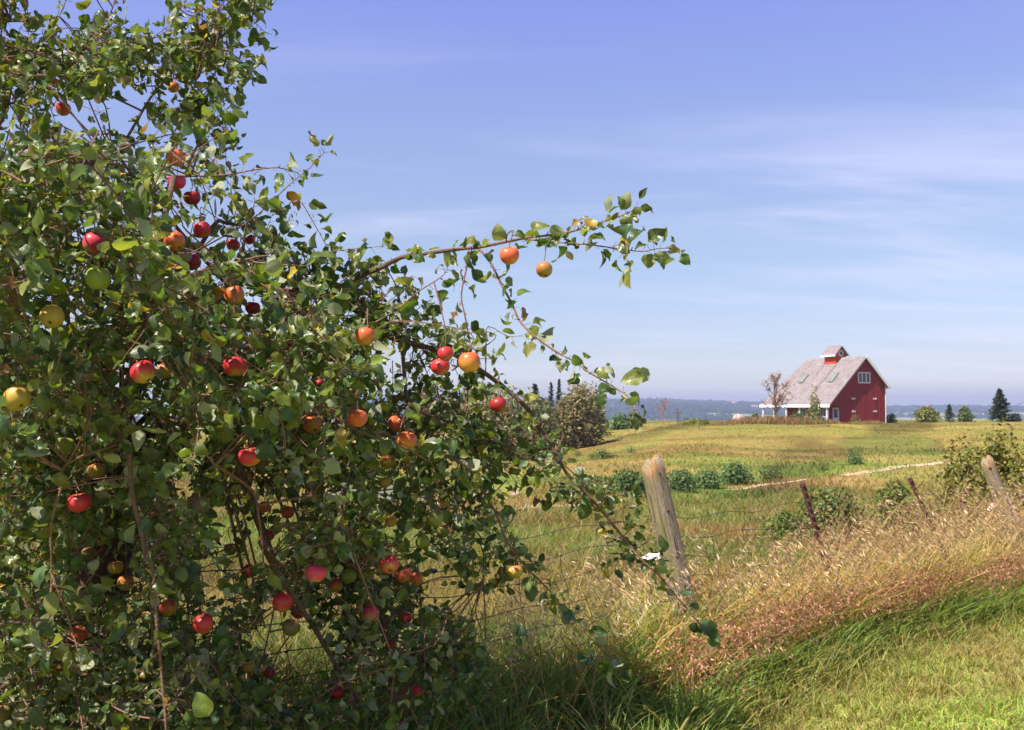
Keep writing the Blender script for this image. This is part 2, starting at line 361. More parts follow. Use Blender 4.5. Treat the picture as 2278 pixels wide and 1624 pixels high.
# ------------------------------------------------------------------ grass as stuff
def blades(acc, B, H, W, az, lean, bend, col, rows=4, az2=None, m=0, droop=0.):
    n = len(B); t = np.linspace(0, 1, rows)
    ld = np.stack([np.cos(az), np.sin(az)], -1)
    wa = az2 if az2 is not None else rng.uniform(0, 2*math.pi, n)
    wv = np.stack([np.cos(wa), np.sin(wa), 0*wa], -1)
    tt = t[None, :]
    hor = (lean[:, None]*tt + bend[:, None]*tt**2)*H[:, None]
    ver = H[:, None]*(tt - (bend[:, None]*.35+droop)*tt**2.5)
    cen = B[:, None, :] + np.concatenate([ld[:, None, :]*hor[..., None], ver[..., None]], -1)
    wid = W[:, None]*np.where(tt > .999, 0.02, (1-tt**2.2)*.5*(.6+.4*np.minimum(1, tt*4)))
    Lf = cen - wv[:, None, :]*wid[..., None]; Rt = cen + wv[:, None, :]*wid[..., None]
    V = np.stack([Lf, Rt], 2).reshape(-1, 3)
    base = (np.arange(n)*rows*2)[:, None]; i = np.arange(rows-1)[None, :]*2
    q = np.stack([base+i, base+i+1, base+i+3, base+i+2], -1).reshape(-1, 4)
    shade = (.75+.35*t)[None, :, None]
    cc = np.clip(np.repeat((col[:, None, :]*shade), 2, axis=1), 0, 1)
    acc.add(V, q, None, cc.reshape(-1, 3), None, m)
def tufts(x, y, per, spread):
    n = len(x); M = max(1, n//per); ci = rng.integers(0, M, n); an = rng.uniform(0, 6.283, n); r = np.abs(rng.normal(0, spread, n)); sz = rng.uniform(.6, 1.4, M)[ci]
    return x[:M][ci]+np.cos(an)*r*sz, y[:M][ci]+np.sin(an)*r*sz, an+rng.normal(0, .5, n), sz
def on_ground(x, y, dz=0): return np.stack([x, y, ground(x, y)+dz], -1)
def jit(c, n, s=.18):
    return np.clip(c * (1+rng.normal(0, s, (n, 1))) * (1+rng.normal(0, .06, (n, 3))), .005, .9)
# field beyond the fence
a = Acc(); N = 125000
y = np.exp(rng.uniform(math.log(5.2), math.log(150), N)); k = rng.uniform(-.56, .58, N); x = k*y
q = fq(x, y); keep = ~((q > -.15) & (y < 16)) & (np.hypot((x+4.4)/5.3, (y-44)/6.5) > 1.0)
dpath = np.full(N, 9.0)
for i in range(0, N, 10000):
    dpath[i:i+10000] = np.sqrt(((np.stack([x, y], -1)[i:i+10000, None, :]-PATHXY[None, ::2, :])**2).sum(-1)).min(1)
keep &= dpath > .08 + .34*rng.random(N)
keep &= ~((x > 35) & (x < 52) & (y > 133) & (y < 152))
x, y = x[keep], y[keep]; n = len(x)
hgt = (.16 + .30*fbm(x*.35, y*.35, 81))*(1+.9*sstep(.62, .75, fbm(x*.2, y*.25, 83))) * rng.uniform(.5, 1.15, n)
hgt *= 1-.6*np.exp(-((y-8)/2.5)**2)
hgt *= 1 - .7*sstep(35, 85, y)
c = jit(fieldcol(x, y)*1.12, n, .18-.10*sstep(25, 60, y)[:, None])
dry = rng.random(n) < .22-.16*sstep(25, 50, y); c[dry] = jit(np.array([.40, .29, .14]), dry.sum())
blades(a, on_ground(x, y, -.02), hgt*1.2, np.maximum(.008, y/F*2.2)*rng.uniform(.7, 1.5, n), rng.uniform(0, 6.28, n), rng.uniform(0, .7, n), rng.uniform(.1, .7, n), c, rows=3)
tag(a.build('field_grass', M_grass), kind='stuff', label='olive and tan meadow grass covering the field')
# lawn
a = Acc(); N = 120000
y = np.exp(rng.uniform(math.log(3.7), math.log(15), N)); x = rng.uniform(-.35, .62, N)*y
q = fq(x, y); e = qedge(x, y); keep = (q > e-.1) & (rng.random(N) < (3.2/y)**.35*1.25)
x, y = x[keep], y[keep]; n = len(x); x, y, taz, tsz = tufts(x, y, 7, .035); q = fq(x, y); e = qedge(x, y)
lush = np.exp(-((q-e)/.28)**2)
hgt = (.045 + .06*fbm(x*2, y*2, 91) + .12*lush) * rng.uniform(.5, 1.3, n)*(.5+.5*tsz)
c = jit(fieldcol(x, y)*1.15, n, .22)
g = rng.random(n) < lush*.9; c[g] = jit(np.array([.27, .36, .085]), g.sum(), .25)
d = rng.random(n) < .16*(1-lush); c[d] = jit(np.array([.42, .30, .14]), d.sum())
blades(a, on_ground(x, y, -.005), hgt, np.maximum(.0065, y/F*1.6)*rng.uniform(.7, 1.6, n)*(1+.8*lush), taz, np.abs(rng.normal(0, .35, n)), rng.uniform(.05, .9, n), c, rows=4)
tag(a.build('lawn_grass', M_grass), kind='stuff', label='short green mown grass in the lower right corner')
# tall bank along the fence: leafy blades, red-brown seed mass, tan drooping panicles
a = Acc(); N = 24000
al = rng.uniform(-3.2, 14, N); al = al[rng.random(N) < 1/(1+np.maximum(al, 0)*.12)]; n = len(al)
e0 = qe(al)
qq = rng.uniform(-.35, 1.0, n)*1.0; qq = np.where(qq > 0, qq*(e0+.10), qq*1.3)
x = F0[0]+FD[0]*al+FN[0]*qq; y = F0[1]+FD[1]*al+FN[1]*qq
x, y, taz, tsz = tufts(x, y, 12, .05); al = fa(x, y); qq = fq(x, y); e0 = qe(al); rel = qq/e0
hgt = (.32+.26*(1-np.abs(rel-.15)))*(.75+.6*fbm(x*1.4, y*1.4, 95))*rng.uniform(.5, 1.2, n)*(.55+.45*tsz)
hgt *= 1-.3*sstep(-.2, -1.8, al)
tone = fbm(x*.9, y*.9, 97)
c = mix3(np.broadcast_to(np.array([.40, .37, .075]), (n, 3)), np.broadcast_to(np.array([.58, .40, .16]), (n, 3)), sstep(.35, .6, tone+.15*rng.normal(0, 1, n)))
g = (rel > .97) | (rng.random(n) < .22+.55*sstep(.5, -.9, al)); c[g] = np.array([.21, .30, .075])
c = jit(c, n, .2)
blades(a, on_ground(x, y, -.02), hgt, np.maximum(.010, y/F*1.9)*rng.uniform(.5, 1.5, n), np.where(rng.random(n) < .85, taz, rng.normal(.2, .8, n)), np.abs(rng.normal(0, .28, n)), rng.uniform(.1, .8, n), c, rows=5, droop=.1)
tag(a.build('tall_grass', M_grass), kind='stuff', label='long yellow green grass leaning right along the fence')
def panicles(name, label, x, y, H, col, nsp, sl, sw, lean, spread, t0, stalkcol, sway=.5):
    n = len(x); a = Acc(); B = on_ground(x, y, -.02); az = rng.normal(.12, .38, n); bend = rng.uniform(.1, .45, n)
    ln = rng.normal(lean, .16, n)
    blades(a, B, H, np.maximum(.0035, y/F*.9), az, ln, bend, jit(stalkcol, n), rows=5)
    t = np.sort(rng.uniform(t0, 1, (n, nsp)), axis=1)
    ld = np.stack([np.cos(az), np.sin(az)], -1)
    hor = (ln[:, None]*t + bend[:, None]*t**2)*H[:, None]; ver = H[:, None]*(t - bend[:, None]*.35*t**2.5)
    cen = B[:, None, :] + np.concatenate([ld[:, None, :]*hor[..., None], ver[..., None]], -1)
    aa = az[:, None] + rng.normal(0, sway, (n, nsp)); br = spread*H[:, None]*(1.15-t)/(1.15-t0)*rng.uniform(.3, 1.1, (n, nsp))
    off = np.stack([np.cos(aa)*br, np.sin(aa)*br, -br*rng.uniform(-.4, .7, (n, nsp))], -1)
    p = (cen+off).reshape(-1, 3); m = len(p)
    dr = np.stack([np.cos(aa).ravel()*rng.uniform(.2, 1.1, m), np.sin(aa).ravel()*rng.uniform(.2, .9, m), -rng.uniform(.05, 1.1, m)], -1); dr /= np.linalg.norm(dr, axis=1)[:, None]
    sd_ = np.cross(dr, rng.normal(0, 1, (m, 3))); sd_ /= np.linalg.norm(sd_, axis=1)[:, None]
    yy = np.repeat(y, nsp); Ls = sl*rng.uniform(.7, 1.4, m)[:, None]; Ws = np.maximum(sw, yy/F*1.5)[:, None]
    V = np.stack([p, p+dr*Ls*.45+sd_*Ws*.5, p+dr*Ls, p+dr*Ls*.45-sd_*Ws*.5], 1).reshape(-1, 3)
    cc = jit(col, m, .28)*(.68+.5*sstep(.38, .6, fbm(p[:, 0]*1.6, p[:, 1]*1.6, 12)))[:, None]; pale = rng.random(m) < .17; cc[pale] = jit(np.minimum(col*1.5+.06, .8), pale.sum(), .1); cc = np.repeat(cc, 4, axis=0)
    a.add(V, np.arange(m*4).reshape(-1, 4), None, cc)
    return tag(a.build(name, M_dry), kind='stuff', label=label)
def bank(N, q0, q1, a0=-1.0, a1=13., fall=.10):
    al = rng.uniform(a0, a1, N); al = al[rng.random(N) < 1/(1+np.maximum(al, 0)*fall)]
    e = qe(al); qq = rng.uniform(q0, q1, len(al)); qq = np.where(qq > 0, qq*e, qq)
    return al, F0[0]+FD[0]*al+FN[0]*qq, F0[1]+FD[1]*al+FN[1]*qq
al, x, y = bank(2100, -.5, .62, -.1, 14, .06)
dens = sstep(-.2, 1.6, al); kp = rng.random(len(al)) < (.10+.9*dens); al, x, y = al[kp], x[kp], y[kp]
Ht = rng.uniform(.66, 1.02, len(x))*(.85+.32*sstep(.3, 2.5, al))
panicles('seed_grass', 'tan seed heads drooping to the right along the fence', x, y, Ht, np.array([.55, .35, .21]), 18, .036, .0066, .45, .15, .62, np.array([.50, .36, .15]))
al, x, y = bank(150, -.45, .2, -1.6, .6, .0)
panicles('seed_grass', 'sparse pale seed stalks standing around the wooden post', x, y, rng.uniform(.5, .98, len(x)), np.array([.60, .43, .27]), 22, .036, .0060, .35, .13, .6, np.array([.52, .40, .17]))
al, x, y = bank(4300, .42, 1.0, -.6, 14, .12)
kp = rng.random(len(x)) < sstep(.36, .56, fbm(x*.8, y*.8, 99)+.08); x, y = x[kp], y[kp]
panicles('red_weeds', 'reddish brown dry seed weeds edging the mown grass', x, y, rng.uniform(.28, .52, len(x)), np.array([.46, .225, .145]), 17, .024, .0085, .3, .26, .25, np.array([.30, .17, .09]), 1.6)
# weeds along the crest in front of the barn
a = Acc(); N = 5000
kx = rng.uniform(1600, 2000, N); yv = rng.uniform(126, 134, N); x = (kx-1139)/F*yv; y = yv
amp = np.interp(kx, [1600, 1640, 1700, 1790, 1850, 1880, 1920, 1950, 1980], [.3, .9, 1.1, 1.1, .6, .25, .55, .5, .05])
c = jit(np.array([.30, .165, .085]), N); g = rng.random(N) < np.interp(kx, [1600, 1800, 1850, 1940, 1960], [.25, .3, .8, .6, .9]); c[g] = jit(np.array([.22, .21, .05]), g.sum())
blades(a, on_ground(x, y, -.05), amp*rng.uniform(.4, 1.25, N)*(.5+fbm(x*.8, y*.3, 7)), np.full(N, .10), rng.uniform(0, 6.3, N), rng.uniform(0, .4, N), rng.uniform(0, .5, N), c, rows=3)
tag(a.build('dry_weeds', M_dry), kind='stuff', label='reddish dry weeds growing in front of the red barn')

# ------------------------------------------------------------------ shrubs and far trees
def cluster(acc, blobs, n, size, cols, dark=.0, up=.25):
    """leaf-clump faces spread through a union of lumpy ellipsoids (local coordinates)"""
    blobs = np.asarray(blobs, float); vol = blobs[:, 3]*blobs[:, 4]*blobs[:, 5]; pick = rng.choice(len(blobs), n, p=vol/vol.sum())
    d = rng.normal(0, 1, (n, 3)); d /= np.linalg.norm(d, axis=1)[:, None]
    rad = rng.uniform(.15, 1, n)**.42
    lump = .62+.75*fbm(d[:, 0]*2.1+pick*3.3, d[:, 1]*2.1+d[:, 2]*2.7, 13, 3)
    p = blobs[pick, :3] + d*blobs[pick, 3:6]*(rad*lump)[:, None]
    nr = d*.7 + rng.normal(0, .6, (n, 3)); nr[:, 2] += up; nr /= np.linalg.norm(nr, axis=1)[:, None]
    t1 = np.cross(nr, rng.normal(0, 1, (n, 3))); t1 /= np.linalg.norm(t1, axis=1)[:, None]; t2 = np.cross(nr, t1)
    s = size*rng.uniform(.5, 1.4, n)[:, None]
    V = np.stack([p-t1*s*.5, p+t2*s*.32+t1*s*.05, p+t1*s*.55, p-t2*s*.32], 1).reshape(-1, 3)
    cols = np.asarray(cols, float); cc = jit(cols[rng.integers(0, len(cols), n)], n, .22)
    acc.add(V, np.arange(n*4).reshape(-1, 4), None, np.repeat(cc, 4, axis=0))
def bark(acc, base, top, r, k=6, bends=4, wob=.1, col=(1, 1, 1)):
    base, top = np.array(base, float), np.array(top, float); n = bends+1; t = np.linspace(0, 1, n)
    L = np.linalg.norm(top-base); P_ = base+(top-base)*t[:, None]+rng.normal(0, wob*L*.3, (n, 3))*np.sin(t*math.pi)[:, None]
    acc.tube(P_, r*(1-.75*t), k, col)
G_DK = [(.095, .155, .048), (.12, .18, .055), (.075, .125, .045)]
G_BL = [(.125, .20, .075), (.16, .22, .075), (.10, .17, .07)]
G_YL = [(.18, .20, .04), (.14, .17, .04), (.24, .22, .06)]
G_OL = [(.235, .205, .085), (.28, .235, .11), (.18, .17, .07)]
G_BR = [(.26, .17, .09), (.21, .155, .085), (.16, .155, .065)]
G_SP = [(.03, .05, .025), (.045, .065, .035), (.06, .075, .03)]
def broadleaf(name, label, cat, px, py, wpx, hpx, cols, D=None, n=900, group=None, trunk=.0, lobes=6, leaf=None, squash=.7, cup=0.):
    p = G(px, py) if D is None else np.array([(px-1139)/F*D, D, 0])
    if D is not None: p[2] = float(ground(p[0], p[1]))
    s = p[1]/F; W = wpx*s; H = (py-hpx-0, 0)[0]
    top = P(px, py-hpx, p[1])[2]; H = top-p[2]
    o = tag(empty(name, p), label, cat, group)
    st = Acc(); fo = Acc(); th = trunk*H
    blobs = []
    for i in range(lobes):
        an = i*2.4+rng.uniform(0, 1); f = i/max(1, lobes-1)
        rr = rng.uniform(.15, .32)*W*(1-(.15 if cup else .55)*f)
        zc = th+(H-th)*(.20+.50*f)
        blobs.append((math.cos(an)*rr, math.sin(an)*rr, zc, W*rng.uniform(.26, .36)*(1-(.0 if cup else .25)*f), W*rng.uniform(.26, .36)*(1-(.0 if cup else .25)*f), (H-th)*rng.uniform(.26, .36)))
    blobs.append((0, 0, th+(H-th)*.40, W*.38, W*.38, (H-th)*.50)); blobs.append((0, 0, th+(H-th)*.16, W*.46, W*.42, (H-th)*.24))
    bark(st, (0, 0, -.1), (rng.normal(0, .04)*W, 0, th+(H-th)*.55), max(.02, .035*H), 7)
    for bb in blobs[:-1]: bark(st, (0, 0, max(.05, th*.7)), bb[:3], max(.01, .015*H), 5)
    cluster(fo, blobs, n, leaf or max(W*.075, 1.6*s), cols)
    tr_ = cat == 'tree'; st.build('trunk' if tr_ else 'stem', M_trunk, o); fo.build('crown' if tr_ else 'foliage', M_fol, o)
    return o
def conifer(name, label, px, py, wpx, hpx, D, cols=G_SP, group=None, n=34):
    p = np.array([(px-1139)/F*D, D, 0]); p[2] = float(ground(p[0], p[1])); s = D/F; W = wpx*s; H = P(px, py-hpx, D)[2]-p[2]
    o = tag(empty(name, p), label, 'tree', group); st = Acc(); fo = Acc()
    st.tube([(0, 0, -.2), (0, 0, H*.5), (0, 0, H*.97)], [.03*H, .018*H, .004*H], 7); st.build('trunk', M_trunk, o)
    for i in range(n):
        f = (i/n)**.9; z = H*(.06+.91*f); r = W*.5*(1-f)**.85*rng.uniform(.65, 1.12)+.02*W
        for kk in range(7 if f < .8 else 5):
            an = rng.uniform(0, 6.283); m = 10; t = rng.uniform(.1, 1, m)
            pts = np.stack([np.cos(an)*r*t, np.sin(an)*r*t, z-.30*r*t+.22*r*t**2], -1) + rng.normal(0, .02*W, (m, 3))
            nr = rng.normal(0, .5, (m, 3)); nr[:, 2] += .9; nr /= np.linalg.norm(nr, axis=1)[:, None]
            dr = np.array([np.cos(an), np.sin(an), -.15])+rng.normal(0, .35, (m, 3)); t1 = dr/np.linalg.norm(dr, axis=1)[:, None]; t2 = np.cross(nr, t1)
            sz = (max(.05*W, 1.2*s)*rng.uniform(.8, 1.8, m))[:, None]
            V = np.stack([pts-t1*sz, pts+t2*sz*.4, pts+t1*sz, pts-t2*sz*.4], 1).reshape(-1, 3)
            c = jit(np.array(cols)[rng.integers(0, len(cols), m)], m, .25)
            fo.add(V, np.arange(m*4).reshape(-1, 4), None, np.repeat(c, 4, axis=0))
    fo.build('crown', M_fol, o); return o
def bare_tree(name, label, px, py, wpx, hpx, D, leafcols, nleaf, leaf, group=None, barkcol=None, nb=26, upright=.75):
    p = np.array([(px-1139)/F*D, D, 0]); p[2] = float(ground(p[0], p[1])); s = D/F; W = wpx*s; H = P(px, py-hpx, D)[2]-p[2]
    o = tag(empty(name, p), label, 'tree', group); st = Acc(); fo = Acc(); ends = []
    st.tube([(0, 0, -.1), (.02*W, 0, H*.35), (-.02*W, 0, H*.7), (0, 0, H*.96)], [.02*H, .015*H, .009*H, .003*H], 6)
    for i in range(nb):
        f = rng.uniform(.12, .85); an = rng.uniform(0, 6.283); r = W*.5*(1.0-abs(f-.3)*.9)*rng.uniform(.6, 1.1)
        b = np.array([0, 0, H*f]); e = b+np.array([math.cos(an)*r, math.sin(an)*r, r*upright*1.3]); e[2] = min(e[2], H*.98)
        bark(st, b, e, .008*H, 4, 3, .15)
        for j in range(5):
            t = rng.uniform(.3, 1); q0 = b+(e-b)*t; e2 = q0+np.array([rng.normal(0, .3), rng.normal(0, .3), .35])*r*.6; bark(st, q0, e2, .004*H, 3, 2, .1); ends += [q0, e2, (q0+e2)/2]
    st.build('trunk', barkcol or M_trunk, o)
    ends = np.array(ends); pts = ends[rng.integers(0, len(ends), nleaf)]+rng.normal(0, .03*W, (nleaf, 3))
    d = rng.normal(0, 1, (nleaf, 3)); d /= np.linalg.norm(d, axis=1)[:, None]; t2 = np.cross(d, rng.normal(0, 1, (nleaf, 3)))
    sz = leaf*rng.uniform(.6, 1.3, nleaf)[:, None]
    V = np.stack([pts-d*sz*.5, pts+t2*sz*.3, pts+d*sz*.5, pts-t2*sz*.3], 1).reshape(-1, 3)
    fo.add(V, np.arange(nleaf*4).reshape(-1, 4), None, np.repeat(jit(np.array(leafcols)[rng.integers(0, len(leafcols), nleaf)], nleaf), 4, axis=0))
    fo.build('crown', M_fol, o); return o
SH = 'shrubs scattered over the meadow'
for args in [
    ('dark green rounded bush just left of the tall wooden post top', 1400, 1100, 84, 72, G_DK, 1500),
    ('blue green bush touching the right side of the tall wooden post', 1516, 1090, 64, 60, G_BL, 1200),
    ('pale green bush between two blue green bushes right of the wooden post', 1572, 1082, 66, 48, G_BL, 1000),
    ('full blue green bush at the right end of the bush row', 1634, 1073, 66, 56, G_BL, 1200),
    ('low thin green bush in the meadow right of the bush row', 1714, 1060, 52, 36, [(.12, .17, .07), (.14, .17, .06)], 500),
    ('narrow yellowish sapling in the meadow below the barn', 1829, 1043, 26, 40, G_YL, 350),
    ('small dark green bush standing alone in the meadow below the barn', 1903, 1029, 38, 44, G_BL, 700),
    ('tiny green bush on the slope left of the wooden post', 1404, 1002, 24, 19, G_BL, 250),
    ('loose low green bush on the slope behind the apple branches', 1338, 1016, 50, 26, [(.12, .16, .06), (.15, .17, .05)], 400),
    ('yellow green bush on the crest right of the willow', 1337, 966, 44, 32, G_YL, 600),
    ('brownish green bush low beside the dark rounded bush', 1330, 1092, 74, 46, G_OL+G_DK, 900),
    ('dark bush at the pond bank behind the drooping branch', 1262, 1112, 70, 46, G_DK, 900),
    ('feathery green bush beyond the wire seen through the apple branches', 1000, 1258, 92, 84, G_OL+G_BL, 1600),
    ('tiny dark evergreen bush on the slope behind the apple leaves', 1285, 1010, 22, 16, G_DK, 220)]:
    l, px, py, w_, h_, cols, n_ = args
    broadleaf('shrub', l, 'shrub', px, py+5, w_*1.28, h_*.98, cols, n=int(n_*1.3), group=SH, lobes=8)
DS = 'bushes in the dip behind the seed grass'
broadleaf('shrub', 'dark leafy bush directly behind the first rusty steel post', 'shrub', 1845, 1190, 185, 112, [(.115, .16, .04), (.15, .19, .05), (.085, .125, .04)], D=15.5, n=6500, group=DS, lobes=8, leaf=.07)
broadleaf('shrub', 'green leafy bush just left of the second rusty steel post', 'shrub', 1985, 1170, 120, 118, [(.14, .21, .04), (.10, .155, .04)], D=15, n=4200, group=DS, lobes=6, leaf=.07)
broadleaf('shrub', 'low yellow green bush in the dip left of the first rusty steel post', 'shrub', 1740, 1200, 130, 72, [(.15, .20, .04), (.11, .16, .04)], D=14, n=2600, group=DS, leaf=.06)
RS = 'yellowing bushes behind the far wooden post'
for l, px, w_, top, D_, n_ in (('yellowing bush at the left end of the thicket behind the far wooden post', 2140, 130, 962, 19, 3600), ('tall yellowing bush with a sparse leggy top behind the far wooden post', 2218, 140, 935, 18, 4000), ('dense yellowing bush cut by the right edge of the photo', 2292, 140, 965, 17, 3600)):
    broadleaf('shrub', l, 'shrub', px, 1180, w_, 1180-top, [(.22, .215, .038), (.165, .185, .038), (.12, .135, .045), (.27, .21, .06)], D=D_, n=n_, group=RS, lobes=11, leaf=.085)
# crest, right of the barn
CR = 'trees and bushes along the crest right of the barn'
broadleaf('bush', 'small green bush at the right corner of the red barn', 'bush', 1981, 941, 26, 24, [(.11, .16, .05), (.08, .13, .05)], D=140, n=400, group=CR, leaf=.35)
broadleaf('bush', 'wide yellow green bush on the crest right of the barn', 'bush', 2062, 938, 66, 36, G_YL, D=145, n=1000, group=CR, lobes=8, leaf=.42)
conifer('spruce_tree', 'small pointed spruce between two leafy bushes on the crest', 2111, 938, 34, 40, 146, [(.07, .10, .035), (.05, .08, .035)], CR, 22)
broadleaf('bush', 'upright green bush between the small spruce and tall spruce', 'bush', 2146, 938, 38, 40, [(.09, .14, .05), (.12, .16, .05)], D=146, n=700, group=CR, leaf=.42)
conifer('spruce_tree', 'tall dark spruce standing on the crest at the far right', 2224, 940, 64, 76, 142, G_SP, CR, 40)
broadleaf('bush', 'little dark bush at the foot of the tall spruce', 'bush', 2258, 940, 28, 22, G_SP, D=143, n=320, group=CR, leaf=.35)
broadleaf('bush', 'small dark bush on the crest just left of the barn porch', 'bush', 1680, 940, 18, 26, G_DK, D=138, n=300, group='bushes on the crest left of the barn', leaf=.32)
broadleaf('bush', 'low green bush on the crest left of the striped dome', 'bush', 1545, 946, 90, 16, G_YL, D=128, n=700, group='bushes on the crest left of the barn', lobes=9, leaf=.35)
broadleaf('bush', 'pale blue green bush on the crest beside the hanging leaf', 'bush', 1375, 950, 66, 32, G_BL, D=118, n=700, group='bushes on the crest left of the barn', leaf=.4)
broadleaf('bush', 'green bush on the crest hidden partly by the hanging leaf', 'bush', 1412, 950, 40, 38, G_YL, D=120, n=500, group='bushes on the crest left of the barn', leaf=.4)
# before the barn
bare_tree('young_tree', 'half bare autumn tree with russet leaves in front of the barn porch', 1724, 942, 88, 112, 130, [(.34, .19, .11), (.28, .17, .12), (.24, .15, .12)], 1000, .21, 'young trees in front of the barn')
o = broadleaf('young_tree', 'slender green tree in front of the barn roof eave', 'tree', 1812, 940, 40, 52, [(.18, .21, .07), (.14, .17, .06), (.25, .23, .08)], D=129.5, n=800, group='young trees in front of the barn', leaf=.30)
tp = Acc(); tp.tube([(0, 0, 2.2), (.05, 0, 4), (0, 0, 5.3)], [.05, .04, .015], 5); cluster(tp, [(0, 0, 3.8, .5, .5, 1.6), (0, 0, 2.9, .8, .8, .9)], 240, .26, [(.24, .20, .07), (.16, .17, .06)]); tp.build('top_shoots', M_fol, o)
broadleaf('bush', 'green bush under the porch eave in front of the barn wall', 'bush', 1770, 941, 48, 32, [(.13, .15, .05), (.10, .13, .05)], D=130, n=500, group='bushes at the barn wall', leaf=.3)
broadleaf('bush', 'small thin weed bush at the foot of the barn gable', 'bush', 1903, 940, 22, 24, G_YL, D=131, n=160, group='bushes at the barn wall', leaf=.26)
# left tree group behind the apple tree
LG = 'trees beyond the pond behind the apple tree'
broadleaf('willow_tree', 'rounded olive brown willow on the crest right of the spruces', 'tree', 1284, 957, 122, 112, G_OL+G_BR[1:], D=92, n=5200, group=LG, cup=1, lobes=14, leaf=.34)
broadleaf('willow_tree', 'broad olive willow behind the apple branches left of the spruces', 'tree', 1085, 975, 230, 132, G_OL, D=84, n=6500, group=LG, cup=1, lobes=14, leaf=.36)
broadleaf('willow_tree', 'dusty green willow between the broad willow and the crest willow', 'tree', 1195, 972, 110, 100, [(.14, .15, .06), (.10, .12, .05)], D=88, n=3000, group=LG, cup=1, lobes=9, leaf=.34)
broadleaf('broadleaf_tree', 'brown leaved tree top showing behind the broad willow', 'tree', 946, 975, 90, 145, G_BR, D=100, n=2200, group=LG, trunk=.15, lobes=8, leaf=.4)
broadleaf('broadleaf_tree', 'bluish dark tree at the right foot of the crest willow', 'tree', 1330, 950, 44, 54, [(.05, .07, .05), (.07, .09, .05)], D=112, n=900, group=LG, trunk=.1, leaf=.45)
conifer('spruce_tree', 'thin dark spruce top, right one of the twin spruces behind the willows', 1244, 960, 36, 122, 125, G_SP, LG, 36)
conifer('spruce_tree', 'thin dark spruce top, left one of the twin spruces behind the willows', 1226, 960, 36, 114, 124, G_SP, LG, 36)
conifer('spruce_tree', 'wide dark spruce behind the willows left of the twin spruces', 1190, 962, 60, 112, 118, G_SP, LG, 36)
M_redbark = mat('red_bark', (.30, .14, .10), rough=.9, nscale=20)
bare_tree('sapling', 'bare reddish sapling on the crest right of the hanging leaf', 1474, 947, 44, 62, 125, [(.40, .25, .2), (.35, .2, .15)], 50, .16, None, M_redbark, 14, 1.4)
# forest on the far ridge: one mass
N = 26000; y = rng.uniform(2000, 4300, N); x = rng.uniform(-.30, .56, N)*y; kp = forest_mask(x, y) > .5; x, y = x[kp], y[kp]; n = len(x)
a = Acc(); hh = rng.uniform(7, 15, n); B = on_ground(x, y, -2); u = np.arange(6)*math.pi/3
ring1 = np.stack([np.cos(u), np.sin(u), 0*u+.35], -1); ring2 = np.stack([np.cos(u+.5)*.75, np.sin(u+.5)*.75, 0*u+.8], -1)
loc = np.vstack([ring1, ring2, [(0, 0, 1.05), (0, 0, 0)]]); sc3 = np.stack([hh*.55, hh*.55, hh], -1)
V = (B[:, None, :] + loc[None]*sc3[:, None, :]*(1+rng.normal(0, .13, (n, 14, 1)))).reshape(-1, 3)
ft = [(j, (j+1) % 6, 6+j) for j in range(6)] + [((j+1) % 6, 6+(j+1) % 6, 6+j) for j in range(6)] + [(6+j, 6+(j+1) % 6, 12) for j in range(6)] + [((j+1) % 6, j, 13) for j in range(6)]
T = (np.array(ft)[None]+(np.arange(n)*14)[:, None, None]).reshape(-1, 3)
a.add(V, None, T, np.repeat(jit(np.array([.022, .036, .018]), n, .3), 14, axis=0))
tag(a.build('forest', mat('far_woods', attr=True, rough=.9, spec=.05)), kind='stuff', label='dark wooded ridge on the far side of the valley')

# ------------------------------------------------------------------ red barn
def siding(name, col):
    m = bpy.data.materials.new(name); m.use_nodes = True; t = m.node_tree; b = t.nodes['Principled BSDF']
    tcn = node(t, 'ShaderNodeTexCoord'); sp_ = node(t, 'ShaderNodeSeparateXYZ'); link(t, tcn.outputs['Object'], sp_.inputs[0])
    s = math_(t, 'ADD', sp_.outputs[0], sp_.outputs[1]); f = math_(t, 'FRACT', math_(t, 'MULTIPLY', s, 4.0))
    g = ramp(t, f, [(0, (.55,)*3), (.06, (1,)*3), (.94, (1,)*3), (1, (.55,)*3)])
    fl = math_(t, 'FLOOR', math_(t, 'MULTIPLY', s, 4.0)); wn = node(t, 'ShaderNodeTexWhiteNoise', noise_dimensions='1D'); link(t, fl, wn.inputs['W'])
    v = ramp(t, wn.outputs[0], [(0, (.86,)*3), (1, (1.1,)*3)])
    n = node(t, 'ShaderNodeTexNoise'); n.inputs['Scale'].default_value = 1.5; n.inputs['Detail'].default_value = 6; link(t, tcn.outputs['Object'], n.inputs['Vector'])
    c = mixc(t, 1, mixc(t, 1, g, v, 'MULTIPLY'), (*col, 1), 'MULTIPLY'); c = mixc(t, 1, c, ramp(t, n.outputs[0], [(.3, (.85,)*3), (.7, (1.12,)*3)]), 'MULTIPLY')
    link(t, c, b.inputs['Base Color']); b.inputs['Roughness'].default_value = .75; b.inputs['Specular IOR Level'].default_value = .2
    return m
M_red = siding('red_siding', (.25, .031, .033)); M_red_lit = siding('cupola_siding_lit', (.55, .07, .035))  # cupola red is the same siding brightened as if in sun
M_white = mat('white_trim', (.80, .80, .82), rough=.5, nscale=4, namt=.05)
M_lav = mat('white_door_paint', (.70, .68, .74), rough=.5, nscale=4, namt=.06)
M_glass = mat('window_glass', (.03, .045, .08), rough=.08, spec=.6)
